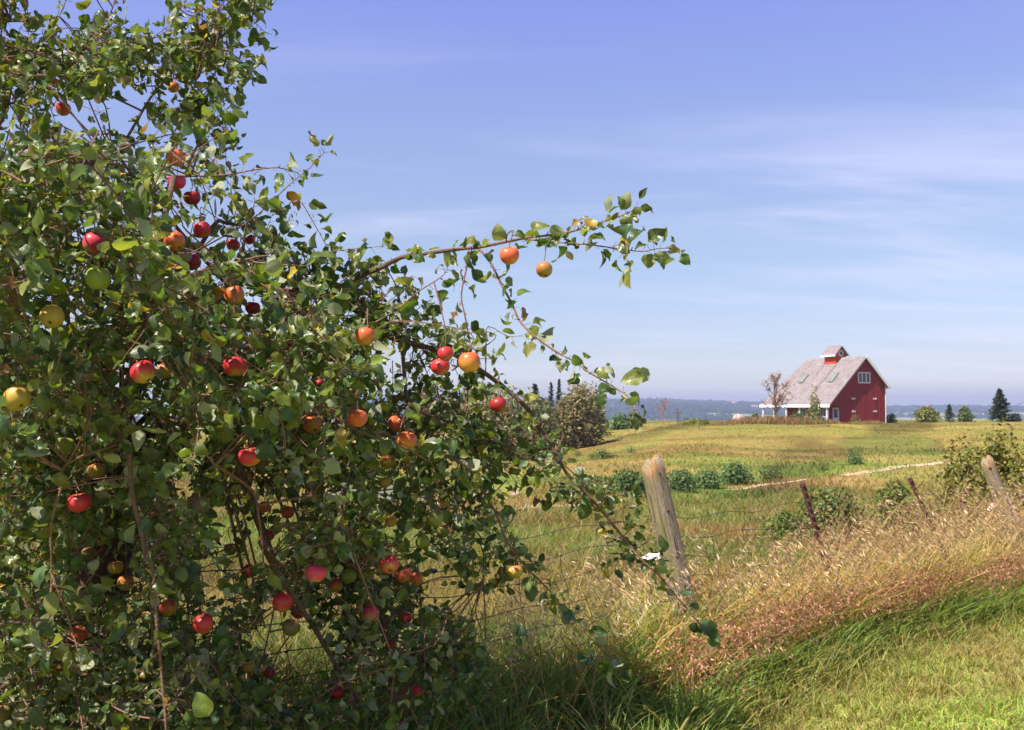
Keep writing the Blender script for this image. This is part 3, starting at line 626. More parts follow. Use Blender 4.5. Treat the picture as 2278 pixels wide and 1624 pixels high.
def shingles():
    m = bpy.data.materials.new('cedar_shingles'); m.use_nodes = True; t = m.node_tree; b = t.nodes['Principled BSDF']
    tcn = node(t, 'ShaderNodeTexCoord'); mpn = node(t, 'ShaderNodeMapping'); link(t, tcn.outputs['UV'], mpn.inputs[0])
    br = node(t, 'ShaderNodeTexBrick'); link(t, mpn.outputs[0], br.inputs['Vector']); br.inputs['Scale'].default_value = 1.0
    br.inputs['Color1'].default_value = (.275, .252, .262, 1); br.inputs['Color2'].default_value = (.20, .182, .191, 1); br.inputs['Mortar'].default_value = (.16, .12, .135, 1)
    br.inputs['Mortar Size'].default_value = .02; br.inputs['Brick Width'].default_value = .35; br.inputs['Row Height'].default_value = .24
    n = node(t, 'ShaderNodeTexNoise'); n.inputs['Scale'].default_value = .9; n.inputs['Detail'].default_value = 7; link(t, mpn.outputs[0], n.inputs['Vector'])
    c = mixc(t, 1, br.outputs[0], ramp(t, n.outputs[0], [(.3, (.86, .85, .86)), (.7, (1.12, 1.11, 1.12))]), 'MULTIPLY')
    link(t, c, b.inputs['Base Color']); b.inputs['Roughness'].default_value = .85; b.inputs['Specular IOR Level'].default_value = .15
    return m
M_roof = shingles()
BD = 134.0; BX = (1845-1139)/F*BD; BPHI = R(25.4); BZ = EYE - 2.25
barn = tag(empty('barn', (BX-.3, BD, BZ), BPHI), 'red barn with a steep pinkish shingle roof, cupola and porch on the crest', 'barn')
UR, ZR, UE, ZE, UL, ZL = 6.85, 9.30, 11.0, 5.15, 0.0, 2.60      # ridge, right eave, left eave in the gable plane
RL, EL = 11.5, 13.8                                               # roof length at ridge and at the porch eave
def roofz(u): return np.interp(u, [UL, UR, UE], [ZL, ZR, ZE])
def barn_prism(acc, prof, v0, v1, col=(1, 1, 1)):
    n = len(prof); V = [(u, v0, z) for u, z in prof] + [(u, v1, z) for u, z in prof]
    acc.add(V, [(i, (i+1) % n, n+(i+1) % n, n+i) for i in range(n)])
    c = np.mean(prof, axis=0); acc.add([(c[0], v0, c[1])]+V[:n], None, [(0, 1+i, 1+(i+1) % n) for i in range(n)]); acc.add([(c[0], v1, c[1])]+V[n:], None, [(0, 1+(i+1) % n, 1+i) for i in range(n)])
a = Acc()
barn_prism(a, [(2.3, -.6), (10.5, -.6), (10.5, 5.44), (UR, 9.09), (2.3, 4.64)], 0, 10.8)
barn_prism(a, [(.25, 2.45), (2.3, 2.45), (2.3, 4.6), (.25, 2.62)], .002, .14)
wall = a.build('wall', M_red, barn)
a = Acc()
def slab(acc, c4, th):
    c4 = np.array(c4, float); nrm = np.cross(c4[1]-c4[0], c4[3]-c4[0]); nrm /= np.linalg.norm(nrm); nrm = nrm if nrm[2] > 0 else -nrm
    V = np.vstack([c4, c4-nrm*th]); e1 = c4[1]-c4[0]; L1 = np.linalg.norm(e1); e1 = e1/L1; e2 = np.cross(nrm, e1)
    uv = np.stack([(V-c4[0])@e1, (V-c4[0])@e2], -1)
    acc.add(V, [(0, 1, 2, 3), (7, 6, 5, 4), (0, 4, 5, 1), (1, 5, 6, 2), (2, 6, 7, 3), (3, 7, 4, 0)], None, (1, 1, 1), uv)
slab(a, [(UL, -.45, ZL), (UL, EL, ZL), (UR, RL, ZR), (UR, -.45, ZR)], .17)
slab(a, [(UE, RL, ZE), (UE, -.45, ZE), (UR+.004, -.45, ZR-.002), (UR+.004, RL, ZR-.002)], .17)
roof = a.build('roof', M_roof, barn)
a = Acc()
a.box((UL-.10, -.5, ZL-.36), (UL-.004, EL+.05, ZL+.03)); a.build('eave_fascia', M_white, barn)
a = Acc(); d = np.array([UE-UR, 0, ZE-ZR]); nn = np.array([-d[2], 0, d[0]]); nn /= np.linalg.norm(nn); nn *= np.sign(nn[2])
for v0, v1 in ((-.53, -.453),):
    p0 = np.array([UR-.05, v0, ZR+.03]); p1 = np.array([UE+.06, v0, ZE-.06]); w_ = np.array([0, v1-v0, 0])
    a.hexa([p0-nn*.36, p1-nn*.36, p1-nn*.36+w_, p0-nn*.36+w_, p0+nn*.02, p1+nn*.02, p1+nn*.02+w_, p0+nn*.02+w_])
a.box((UE-.02, -.5, ZE-.30), (UE+.12, RL, ZE-.02)); a.build('rake_board', M_white, barn)
a = Acc(); a.box((10.52, -.06, -.5), (10.60, .10, 5.3)); a.build('corner_board', M_white, barn)
a = Acc(); a.box((.12, -.1, 2.30), (2.28, EL-.3, 2.41)); a.build('porch_ceiling', M_red, barn)
for v in (.3, 3.0, 5.7, 8.4, 11.0, 13.4):
    a = Acc(); a.box((.16, v-.09, -.4), (.34, v+.09, 2.30)); a.build('porch_post', M_lav, barn)
a = Acc(); a.box((2.1, 13.25, -.4), (2.28, 13.43, 2.30)); a.build('porch_post', M_lav, barn)
a = Acc()
for z in (.5, .95): a.box((.2, .45, z), (.26, 3.3, z+.07))
for v in np.arange(.7, 3.3, .35): a.box((.21, v, -.2), (.25, v+.04, .5+.45))
a.build('porch_railing', M_lav, barn)
a = Acc(); a.hexa([(-.9, 4.2, -.4), (-.9, 4.28, -.4), (.1, 4.28, .5), (.1, 4.2, .5), (-.9, 4.2, -.3), (-.9, 4.28, -.3), (.1, 4.28, .62), (.1, 4.2, .62)]); a.hexa([(.1, 4.2, .9), (.1, 4.28, .9), (-.9, 4.28, .1), (-.9, 4.2, .1), (.1, 4.2, 1.0), (.1, 4.28, 1.0), (-.9, 4.28, .2), (-.9, 4.2, .2)])
a.build('stair_rail', M_lav, barn)
def window(parent, o, ux, w_, h_, panes, depth=.06, name='window', sash=M_white):
    """o lower left corner, ux unit direction along the wall, the outward normal is ux x up"""
    o = np.array(o, float); ux = np.array(ux, float); up = np.array([0, 0, 1.0]); nn = np.cross(ux, up)
    def bar(acc, s0, s1, z0, z1, d0, d1):
        v = [o+ux*s+nn*dd+up*z for z in (z0, z1) for s, dd in ((s0, d0), (s1, d0), (s1, d1), (s0, d1))]; acc.hexa(v)
    f = Acc(); t = .11
    bar(f, 0, w_, 0, t, 0, depth); bar(f, 0, w_, h_-t, h_, 0, depth); bar(f, 0, t, t, h_-t, 0, depth); bar(f, w_-t, w_, t, h_-t, 0, depth)
    for i in range(1, panes): s = w_*i/panes; bar(f, s-.05, s+.05, t, h_-t, .002, depth-.004)
    fo = f.build(name, sash, parent); g = Acc(); bar(g, t, w_-t, t, h_-t, .006, .02); g.build('pane', M_glass, fo); return fo
window(barn, (5.55, -.004, 5.55), (1, 0, 0), 2.2, 1.5, 3)
for v0, w_ in ((3.3, 1.15), (4.6, .9), (8.0, 1.4)): window(barn, (2.296, v0, .85), (0, -1, 0), w_, 1.35, 2)
a = Acc(); a.box((2.22, .22, -.45), (2.295, 1.35, 2.2)); dr = a.build('door', M_lav, barn)
a = Acc(); a.box((2.205, .42, .85), (2.219, 1.12, 1.95)); a.build('pane', M_glass, dr)
a = Acc(); a.box((4.35, -.05, -.4), (6.55, -.003, 3.95)); a.box((6.58, -.05, -.4), (8.75, -.003, 3.95)); bd_ = a.build('barn_door', M_red, barn)
for u0 in (4.32, 8.2):
    for z in (1.62, 3.35):
        a = Acc(); a.box((u0, -.085, z), (u0+.62, -.052, z+.16)); a.box((u0+(.0 if u0 < 6 else .5), -.09, z-.06), (u0+(.12 if u0 < 6 else .62), -.051, z+.22)); a.build('hinge', M_white, bd_)
# skylights, raised darker shingle strips
Sd = np.array([UR-UL, 0, ZR-ZL]); Sl = np.linalg.norm(Sd); Sd /= Sl; Sn = np.array([-Sd[2], 0, Sd[0]])
def on_roof(t_, v, h=0): return np.array([UL, v, ZL])+Sd*t_+Sn*h
for v in (2.35, 8.3):
    a = Acc(); g = Acc()
    for (t0, t1, v0, v1, hh, acc) in ((4.4, 6.2, v, v+.75, .10, a), (4.52, 6.08, v+.1, v+.65, .125, g)):
        acc.hexa([on_roof(t0, v0, .01), on_roof(t1, v0, .01), on_roof(t1, v1, .01), on_roof(t0, v1, .01), on_roof(t0, v0, hh), on_roof(t1, v0, hh), on_roof(t1, v1, hh), on_roof(t0, v1, hh)])
    so = a.build('skylight', mat('dark_flashing', (.10, .09, .09), rough=.6), barn); g.build('pane', mat('skylight_glass', (.20, .26, .26), rough=.2, spec=.6), so)
M_strip = mat('dark_shingle', (.25, .19, .21), rough=.9, nscale=3, namt=.4)  # broken lines of raised, darker shingles running down the roof
for v in (4.25, 6.65):
    a = Acc()
    for t_ in np.arange(1.2 if v < 5 else 6.2, 8.3, .34):
        vv = v+rng.normal(0, .09); hh = .09
        a.hexa([on_roof(t_, vv, .004), on_roof(t_+.24, vv, .004), on_roof(t_+.24, vv+.28, .004), on_roof(t_, vv+.28, .004), on_roof(t_, vv, hh), on_roof(t_+.24, vv, .02), on_roof(t_+.24, vv+.28, .02), on_roof(t_, vv+.28, hh)])
    a.build('dark_shingle_strip', M_strip, barn)
# cupola
cu, c0, c1 = 0.95, 4.5, 6.75
cup = Acc(); barn_prism(cup, [(UR-cu, 7.9), (UR+cu, 7.9), (UR+cu, 9.92), (UR, 10.8), (UR-cu, 9.92)], c0, c1); cupo = cup.build('cupola', M_red_lit, barn)
a = Acc()
slab(a, [(UR-1.35, c0-.3, 9.62), (UR-1.35, c1+.3, 9.62), (UR, c1+.3, 11.05), (UR, c0-.3, 11.05)], .1)
slab(a, [(UR+1.35, c1+.3, 9.62), (UR+1.35, c0-.3, 9.62), (UR+.004, c0-.3, 11.048), (UR+.004, c1+.3, 11.048)], .1)
a.build('cupola_roof', M_roof, cupo)
a = Acc(); a.box((UR-1.44, c0-.33, 9.44), (UR-1.353, c1+.33, 9.66)); p0 = np.array([UR, c0-.36, 11.1]); p1 = np.array([UR+1.42, c0-.36, 9.58]); w_ = np.array([0, .055, 0])
a.hexa([p0-nn*.2, p1-nn*.2, p1-nn*.2+w_, p0-nn*.2+w_, p0, p1, p1+w_, p0+w_]); a.build('cupola_trim', M_white, cupo)
th = np.linspace(0, 2*math.pi, 25)[:-1]; a = Acc()
a.tube([(UR+.37*math.cos(t_), c0-.03, 9.92+.37*math.sin(t_)) for t_ in np.linspace(0, 2*math.pi, 25)], .075, 6, cap=False); rw = a.build('round_window', M_white, cupo)
a = Acc(); a.add(np.vstack([[(UR, c0-.012, 9.92)], np.stack([UR+.33*np.cos(th), 0*th+c0-.012, 9.92+.33*np.sin(th)], -1)]), None, [(0, 1+i, 1+(i+1) % 24) for i in range(24)]); a.build('pane', M_glass, rw)

# striped dome, pole, power line, far farmhouses
D_ = 205.0; p = np.array([(1643-1139)/F*D_, D_, 0]); top = P(1643, 921, D_)[2]; r_ = 14.5/F*D_; a = Acc(); nu = 24; base_z = float(ground(p[0], p[1]))
rows = [(r_, base_z-top), (r_, -r_*.95)] + [(r_*math.cos(t_), -r_*.95+r_*.95*math.sin(t_)) for t_ in np.linspace(.15, 1.5, 9)]
V = np.array([(rr*math.cos(j*2*math.pi/nu), rr*math.sin(j*2*math.pi/nu), z) for rr, z in rows for j in range(nu)])
for col, m_, par in (((.50, .43, .44), 0, 0), ((.48, .20, .18), 1, 1)):
    a.add(V, [(i*nu+j, i*nu+(j+1) % nu, (i+1)*nu+(j+1) % nu, (i+1)*nu+j) for i in range(len(rows)-1) for j in range(nu) if (j//2) % 2 == par], None, col)
tag(a.build('silo', mat('striped_dome_paint', attr=True, rough=.5), smooth=True, loc=(p[0], p[1], top)), 'striped red and white silo dome peeking over the crest', 'silo')
D_ = 150.0; a = Acc(); p = np.array([(1507-1139)/F*D_, D_, 0]); z0 = float(ground(p[0], p[1])); z1 = P(1507, 908, D_)[2]
po = tag(empty('utility_pole', (p[0], p[1], z0)), 'slim grey utility pole beyond the crest right of the bare sapling', 'pole'); a.tube([(0, 0, -.3), (0, 0, z1-z0)], [.13, .09], 8); a.build('pole', M_trunk, po)
a = Acc(); a.box((-.7, -.06, z1-z0-.75), (.7, .06, z1-z0-.62)); a.build('crossarm', M_trunk, po)
a = Acc(); pa, pb = P(2140, 914, 160), P(2330, 872, 90); t_ = np.linspace(0, 1, 30); pts = pa+(pb-pa)*t_[:, None]; pts[:, 2] -= 1.0*np.sin(t_*math.pi); a.tube(pts, .022, 5, cap=False)
tag(a.build('power_line', mat('cable', (.05, .05, .055), rough=.6)), 'thin power line crossing the sky by the tall spruce', 'cable')
M_hw = mat('farmhouse_walls', (.75, .72, .70), rough=.7); M_hr = mat('farmhouse_roof', (.42, .22, .2), rough=.8)
for l, px, py, D_, w_ in (('tiny white farmhouse high on the far wooded ridge', 1628, 899, 3500, 16), ('tiny pale farmhouse lower on the far hillside by the porch', 1672, 911, 2900, 18), ('tiny pinkish house in the valley left of the hanging leaf', 1318, 933, 2650, 20)):
    x_ = (px-1139)/F*D_; z_ = float(ground(x_, D_)); h_ = empty('farmhouse', (x_, D_-30, float(ground(x_, D_-30)))); tag(h_, l, 'house', 'houses far across the valley')
    a = Acc(); a.box((-w_/2, -5, -2), (w_/2, 5, 9)); a.build('wall', M_hw, h_)
    a = Acc(); a.add([(-w_/2-1, -6, 9.01), (w_/2+1, -6, 9.01), (w_/2+1, 6, 9.01), (-w_/2-1, 6, 9.01), (-w_/2-1, 0, 15), (w_/2+1, 0, 15)], [(0, 1, 5, 4), (2, 3, 4, 5), (3, 2, 1, 0)], [(0, 4, 3), (1, 2, 5)]); a.build('roof', M_hr, h_)

# ------------------------------------------------------------------ fence: wooden posts, steel posts, woven wire
def post_mat(htop):
    m = bpy.data.materials.new('weathered_post'); m.use_nodes = True; t = m.node_tree; b = t.nodes['Principled BSDF']
    tcn = node(t, 'ShaderNodeTexCoord')
    def nz(st, s, d=6):
        mp_ = node(t, 'ShaderNodeMapping'); mp_.inputs['Scale'].default_value = st; link(t, tcn.outputs['Object'], mp_.inputs[0])
        n_ = node(t, 'ShaderNodeTexNoise'); n_.inputs['Scale'].default_value = s; n_.inputs['Detail'].default_value = d; n_.inputs['Roughness'].default_value = .65; link(t, mp_.outputs[0], n_.inputs['Vector']); return n_.outputs[0]
    g = nz((1, 1, .07), 110, 8); big = nz((1, 1, .14), 16, 5); crack = nz((1, 1, .045), 52, 3)
    c = ramp(t, g, [(.32, (.19, .14, .125)), (.5, (.36, .27, .25)), (.70, (.52, .41, .385))])
    sp_ = node(t, 'ShaderNodeSeparateXYZ'); link(t, tcn.outputs['Object'], sp_.inputs[0])
    side = math_(t, 'MULTIPLY', ramp(t, big, [(.40, (.1,)*3), (.52, (1,)*3)]), ramp(t, math_(t, 'MULTIPLY_ADD', sp_.outputs[0], -6.0, .55), [(.2, (.15,)*3), (.6, (1,)*3)]))
    c = mixc(t, 1, c, ramp(t, nz((1, 1, .6), 120, 6), [(.3, (.7,)*3), (.7, (1.25,)*3)]), 'MULTIPLY'); c = mixc(t, math_(t, 'MULTIPLY', side, .6), c, (.25, .25, .075))                     # yellow green lichen on the weather side
    topm = math_(t, 'MULTIPLY', ramp(t, math_(t, 'MULTIPLY', math_(t, 'SUBTRACT', sp_.outputs[2], htop), 5.0), [(.05, (0,)*3), (.75, (1,)*3)]), ramp(t, nz((1, 1, .35), 22, 3), [(.50, (0,)*3), (.58, (1,)*3)]))
    c = mixc(t, topm, c, (.52, .20, .05))                                                   # orange lichen at the top
    c = mixc(t, ramp(t, crack, [(.34, (1,)*3), (.40, (0,)*3)]), c, (.05, .035, .032))
    link(t, c, b.inputs['Base Color']); b.inputs['Roughness'].default_value = .9; b.inputs['Specular IOR Level'].default_value = .1
    bp = node(t, 'ShaderNodeBump'); bp.inputs['Strength'].default_value = .9; bp.inputs['Distance'].default_value = .012; link(t, math_(t, 'ADD', g, math_(t, 'MULTIPLY', crack, 2.0)), bp.inputs['Height']); link(t, bp.outputs[0], b.inputs['Normal'])
    return m
M_knot = mat('post_knot', (.14, .075, .04), rough=.9, nscale=60)
M_rust = mat('rusty_steel', (.115, .055, .048), rough=.8, nscale=30, namt=.5, bump=.3, bscale=60); M_wire = mat('rusty_wire', (.11, .075, .06), rough=.7, nscale=40)
def wood_post(top, bot, D, r, label, extra=False, seed=1):
    pt, pb = P(*top, D), P(*bot, D+.03); gz = float(ground(pb[0], pb[1])); d = pt-pb; d /= np.linalg.norm(d)
    base = pb - d*((pb[2]-gz+.15)/d[2]); H = np.linalg.norm(pt-base)
    o = empty('fence_post', base); o.rotation_euler = Vector((0, 0, 1)).rotation_difference(Vector(d)).to_euler(); tag(o, label, 'fence post', 'wooden fence posts')
    a = Acc(); nu, nv = 40, 30; th_ = np.linspace(0, 2*math.pi, nu+1)[:-1]; V = []
    for i in range(nv):
        f = i/(nv-1); rr = r*(1.12-.14*f)*(1+.05*np.sin(3*th_+seed)+.035*np.sin(7*th_+2*seed)+.03*(fbm(th_*3+seed, th_*0+f*2.5, 3)-.5)*2)
        if i == nv-1: rr = rr*.95
        zt = H*f + (.018*np.cos(th_-.3)+.012*np.sin(4*th_) if i >= nv-2 else 0)
        V.append(np.stack([rr*np.cos(th_), rr*np.sin(th_), zt+0*th_], -1))
    top_ring = V[-1]; V.append(top_ring*np.array([.55, .55, 1])+np.array([0, 0, .012])); V = np.concatenate(V); n_ = nv+1
    a.add(V, [(i*nu+j, i*nu+(j+1) % nu, (i+1)*nu+(j+1) % nu, (i+1)*nu+j) for i in range(n_-1) for j in range(nu)])
    cz = V[-nu:].mean(0); a.add(np.vstack([[cz], V[-nu:]]), None, [(0, 1+j, 1+(j+1) % nu) for j in range(nu)])
    a.build('post', post_mat(H-.12), o, smooth=True)
    return o, H
def knot(o, ang, z, r, s, out=.012):
    a = Acc(); c = np.array([math.cos(ang)*r, math.sin(ang)*r, z]); n_ = np.array([math.cos(ang), math.sin(ang), 0])
    a.tube([c-n_*.02, c+n_*out*.05, c+n_*out*.4], [s*1.1, s*.85, s*.3], 10); a.build('knot', M_knot, o, smooth=True)
o, H = wood_post((1449, 1030), (1507, 1291), 5.6, .065, 'thick weathered wooden fence post with orange lichen on top, leaning left', seed=2)
fr = math.atan2(-5.6, .5-.8)
for dz, da, s_, out in ((.055, .55, .011, .012), (.21, -.35, .014, .012), (.27, .55, .016, .014), (.53, .45, .013, .012), (.10, 1.45, .016, .035)):
    knot(o, -math.pi/2+da-.15, H-dz, .065, s_*.75, out)
o, H = wood_post((2195, 1024), (2240, 1148), 9.0, .060, 'split weathered wooden fence post with a rusty top at the right edge', seed=5)
a = Acc(); a.tube([(.075, .03, H*.1), (.07, .02, H*.55), (.05, .01, H*.80)], [.045, .04, .018], 8); a.build('split_piece', post_mat(9), o, smooth=True)
knot(o, -math.pi/2-.3, H-.06, .062, .015)
def steel_post(top, bot, D, label):
    pt, pb = P(*top, D), P(*bot, D+.03); gz = float(ground(pb[0], pb[1])); d = pt-pb; d /= np.linalg.norm(d)
    base = pb - d*((pb[2]-gz+.15)/d[2]); H = np.linalg.norm(pt-base)
    o = empty('steel_fence_post', base); o.rotation_euler = Vector((0, 0, 1)).rotation_difference(Vector(d)).to_euler(); tag(o, label, 'fence post', 'rusty steel fence posts')
    a = Acc(); a.box((-.018, -.004, 0), (.018, .004, H)); a.box((-.004, .0039, 0), (.004, .034, H))
    for z in np.arange(H*.2, H-.02, .055): a.box((-.009, -.016, z), (.009, -.0039, z+.016))
    a.build('post', M_rust, o)
steel_post((1785, 1074), (1822, 1200), 6.75, 'rusty steel fence post leaning left between the two wooden posts, nearer one')
steel_post((2024, 1064), (2052, 1125), 8.0, 'rusty steel fence post leaning left, nearer to the far wooden post')
fence = tag(empty('wire_fence', (F0[0], F0[1], float(ground(*F0)))), 'rusty woven wire fence sagging between the leaning posts', 'fence')
loc0 = np.array([F0[0], F0[1], float(ground(*F0))])
def wire_pt(al, h):
    sag = np.abs(np.sin(np.pi*np.clip(al, -9, 9)/1.7))*.03
    lean = -.22*h*.72
    x_ = F0[0]+FD[0]*al+lean; y_ = F0[1]+FD[1]*al
    return np.stack([x_, y_, ground(x_, y_)+h-sag+.012*np.sin(al*9+h*7)], -1)
HS = (.86, .74, .62, .50, .39, .27, .15)
for h_ in HS:
    al = np.linspace(-4.2, 7, 200); a = Acc(); a.tube(wire_pt(al, h_)-loc0, .0024, 4, cap=False); a.build('horizontal_wire', M_wire, fence)
for al0 in np.arange(-3.9, 7, .33):
    hs = np.linspace(.15, .74, 9); a = Acc(); pts = wire_pt(np.full(9, al0)+rng.normal(0, .006, 9), hs)-loc0; a.tube(pts, .0018, 4, cap=False)
    for h_ in HS[1:]:
        c = wire_pt(np.array([al0]), h_)[0]-loc0; a.tube([c-[.008, 0, .004], c+[.008, 0, .004]], .005, 5)
    a.build('vertical_wire', M_wire, fence)
M_scrap = mat('white_plastic', (.82, .83, .85), rough=.4)
def scrap(pts, D, label):
    q = np.array([P(x_, y_, D+dd) for x_, y_, dd in pts]); c = q.mean(0); a = Acc(); n_ = len(q); th_ = np.array([0, .006, .002])
    V = np.vstack([q-c, q-c+th_]); a.add(np.vstack([V, [[0, 0, 0]], [th_]]), [(i, (i+1) % n_, n_+(i+1) % n_, n_+i) for i in range(n_)], [(2*n_, (i+1) % n_, i) for i in range(n_)]+[(2*n_+1, n_+i, n_+(i+1) % n_) for i in range(n_)])
    tag(a.build('plastic_scrap', M_scrap, loc=c), label, 'plastic scrap', 'white scraps caught on the fence')
scrap([(1428, 1241, 0), (1446, 1231, .03), (1452, 1233, .03), (1470, 1230, .06), (1486, 1234, .06), (1486, 1240, .0), (1462, 1245, -.02), (1436, 1247, -.02)], 5.85, 'white plastic scrap sticking out behind the thick wooden post')
scrap([(2197, 1134, 0), (2206, 1121, .06), (2217, 1117, .06), (2222, 1120, .02), (2212, 1128, -.02), (2201, 1136, -.02)], 9.2, 'small white scrap at the left side of the far wooden post')

# ------------------------------------------------------------------ apple tree
def leaf_material():
    m = bpy.data.materials.new('apple_leaf'); m.use_nodes = True; t = m.node_tree; t.nodes.clear()
    out = node(t, 'ShaderNodeOutputMaterial'); b = node(t, 'ShaderNodeBsdfPrincipled')
    a = node(t, 'ShaderNodeAttribute', attribute_name='Col'); uv = node(t, 'ShaderNodeUVMap'); s = node(t, 'ShaderNodeSeparateXYZ'); link(t, uv.outputs[0], s.inputs[0])
    au = math_(t, 'ABSOLUTE', s.outputs[0])
    mid = ramp(t, au, [(0, (1,)*3), (.07, (0,)*3)])
    vn = math_(t, 'FRACT', math_(t, 'MULTIPLY', math_(t, 'SUBTRACT', s.outputs[1], math_(t, 'MULTIPLY', au, .22)), 8.0))
    vein = ramp(t, vn, [(0, (1,)*3), (.14, (0,)*3), (.86, (0,)*3), (1, (1,)*3)])
    vm = math_(t, 'MAXIMUM', mid, math_(t, 'MULTIPLY', vein, .55))
    tcn = node(t, 'ShaderNodeTexCoord'); n = node(t, 'ShaderNodeTexNoise'); n.inputs['Scale'].default_value = 45; n.inputs['Detail'].default_value = 4; link(t, tcn.outputs['Object'], n.inputs['Vector'])
    c = mixc(t, 1, a.outputs[0], ramp(t, n.outputs[0], [(.3, (.72,)*3), (.7, (1.3,)*3)]), 'MULTIPLY')
    n3 = node(t, 'ShaderNodeTexNoise'); n3.inputs['Scale'].default_value = 120; n3.inputs['Detail'].default_value = 2; link(t, tcn.outputs['Object'], n3.inputs['Vector'])
    c = mixc(t, math_(t, 'MULTIPLY', ramp(t, n3.outputs[0], [(.66, (0,)*3), (.70, (1,)*3)]), .6), c, (.09, .05, .02))     # brown specks
    top = mixc(t, math_(t, 'MULTIPLY', vm, .4), c, (.20, .26, .09))
    under = mixc(t, .72, c, (.34, .36, .24)); under = mixc(t, math_(t, 'MULTIPLY', vm, .45), under, (.40, .42, .30))
    g = node(t, 'ShaderNodeNewGeometry'); cc = mixc(t, g.outputs['Backfacing'], top, under)
    link(t, cc, b.inputs['Base Color']); b.inputs['Specular IOR Level'].default_value = .5
    link(t, math_(t, 'MULTIPLY_ADD', g.outputs['Backfacing'], .32, .36), b.inputs['Roughness'])
    bp = node(t, 'ShaderNodeBump'); bp.inputs['Strength'].default_value = .35; bp.inputs['Distance'].default_value = .002; link(t, math_(t, 'SUBTRACT', 1.0, vm), bp.inputs['Height']); link(t, bp.outputs[0], b.inputs['Normal'])
    tr = node(t, 'ShaderNodeBsdfTranslucent'); link(t, mixc(t, 1, mixc(t, math_(t, 'MULTIPLY', vm, .3), c, (.03, .05, .01)), (3.0, 2.9, .8), 'MULTIPLY'), tr.inputs[0])
    mx = node(t, 'ShaderNodeMixShader'); mx.inputs[0].default_value = .27; link(t, b.outputs[0], mx.inputs[1]); link(t, tr.outputs[0], mx.inputs[2]); link(t, mx.outputs[0], out.inputs[0])
    return m
M_leaf = leaf_material()
TRK = np.array([-1.75, 4.25])
tree_base = np.array([TRK[0]-.15, TRK[1]+.1, float(ground(TRK[0], TRK[1]))])
tree = tag(empty('apple_tree', tree_base), 'old apple tree with long drooping branches full of ripe apples', 'apple tree')
BR = []        # (picture polyline, depth start, depth end, radius start mm, radius end mm, leaf start fraction, leaf density per metre)
def B(pts, d0, d1, r0, r1, lf=0., dens=1.0, join=True): BR.append((pts, d0, d1, r0, r1, lf, dens, join))
B([(420, 700), (548, 620), (615, 635), (720, 652), (750, 667), (796, 693), (842, 739), (896, 758), (973, 778), (1007, 786), (1080, 831), (1130, 869), (1176, 912), (1195, 947), (1219, 976), (1261, 1054), (1300, 1093), (1349, 1149), (1391, 1201), (1419, 1237), (1468, 1282), (1500, 1321), (1536, 1363), (1580, 1415)], 3.9, 3.9, 17, 1.5, .28, .82)
B([(739, 655), (789, 621), (842, 598), (892, 573), (942, 565), (996, 557), (1042, 552), (1065, 550), (1126, 538), (1172, 529), (1241, 521), (1287, 511), (1333, 496), (1395, 475), (1415, 460)], 3.75, 3.3, 11, 1.3, .1, 1.15)
B([(1172, 532), (1226, 538), (1310, 544), (1387, 555), (1429, 559), (1464, 553), (1500, 551)], 3.45, 3.3, 3.2, 1.2, .1, .8)
B([(1341, 548), (1379, 559), (1402, 590)], 3.36, 3.36, 2, 1, .6, .6)
B([(1065, 553), (1092, 586), (1115, 632), (1138, 674), (1153, 709), (1172, 732), (1207, 762), (1249, 789), (1280, 805), (1310, 828), (1349, 851), (1387, 874), (1406, 893), (1416, 920)], 3.55, 3.05, 5, 1.5, .12, .9)
B([(1042, 555), (1038, 594), (1026, 655), (1034, 701), (1044, 755), (1049, 778)], 3.57, 3.5, 4, 2, .15, .35)
B([(724, 759), (819, 724), (881, 690), (927, 651), (980, 617), (995, 600)], 3.3, 3.3, 4, 1.4, .05, .8)
B([(822, 942), (892, 977), (952, 1001), (1019, 1026), (1050, 1050), (1054, 1061), (1100, 1135), (1128, 1205), (1170, 1262), (1223, 1314), (1262, 1367), (1313, 1420), (1378, 1482)], 3.5, 3.9, 8, 1.8, .05, 1.7)
B([(896, 780), (900, 836), (910, 899), (956, 924), (1012, 942), (1047, 952), (1100, 985)], 3.8, 3.9, 10, 2, .3, 1.8)
B([(900, 1085), (942, 1107), (1012, 1131), (1080, 1147)], 3.6, 3.7, 4, 1.4, .1, 1.3)
B([(955, 1010), (963, 1029), (977, 1100), (984, 1131)], 3.7, 3.7, 5, 3, .5, .5)
B([(940, 1170), (959, 1188), (998, 1209), (1026, 1251), (1075, 1292)], 3.7, 3.8, 4, 1.4, .1, 1.7)
B([(260, 345), (281, 309), (334, 218), (373, 172), (440, 105), (527, 21), (575, -20)], 3.6, 3.9, 7, 2, .42, 1.9)
B([(440, 105), (500, 110), (545, 145), (552, 175)], 3.75, 3.75, 3, 1.2, .0, 1.7)
B([(373, 172), (420, 190), (445, 235), (490, 280), (530, 318)], 3.7, 3.7, 3, 1.2, .2, 1.3)
B([(527, 30), (560, 45), (588, 70)], 3.85, 3.85, 2, 1, .0, 1.0)
B([(225, 355), (292, 373), (387, 390), (492, 390), (563, 378), (619, 373), (661, 384)], 2.9, 3.0, 5, 1.2, .0, .8)
B([(548, 496), (598, 454), (643, 411), (689, 373), (720, 340)], 3.6, 3.6, 3, 1.2, .05, .45)
B([(480, 495), (503, 496), (563, 506), (605, 531), (633, 556), (690, 610)], 3.9, 3.8, 9, 4, .0, .8)
B([(-60, 60), (0, 49), (63, 46), (130, 35), (150, -20)], 3.6, 3.7, 4, 1.5, .2, 1.4)
B([(-60, 112), (0, 116), (60, 123), (141, 130), (229, 123), (292, 105), (373, 67), (400, 20)], 3.5, 3.8, 5, 1.4, .1, 1.5)
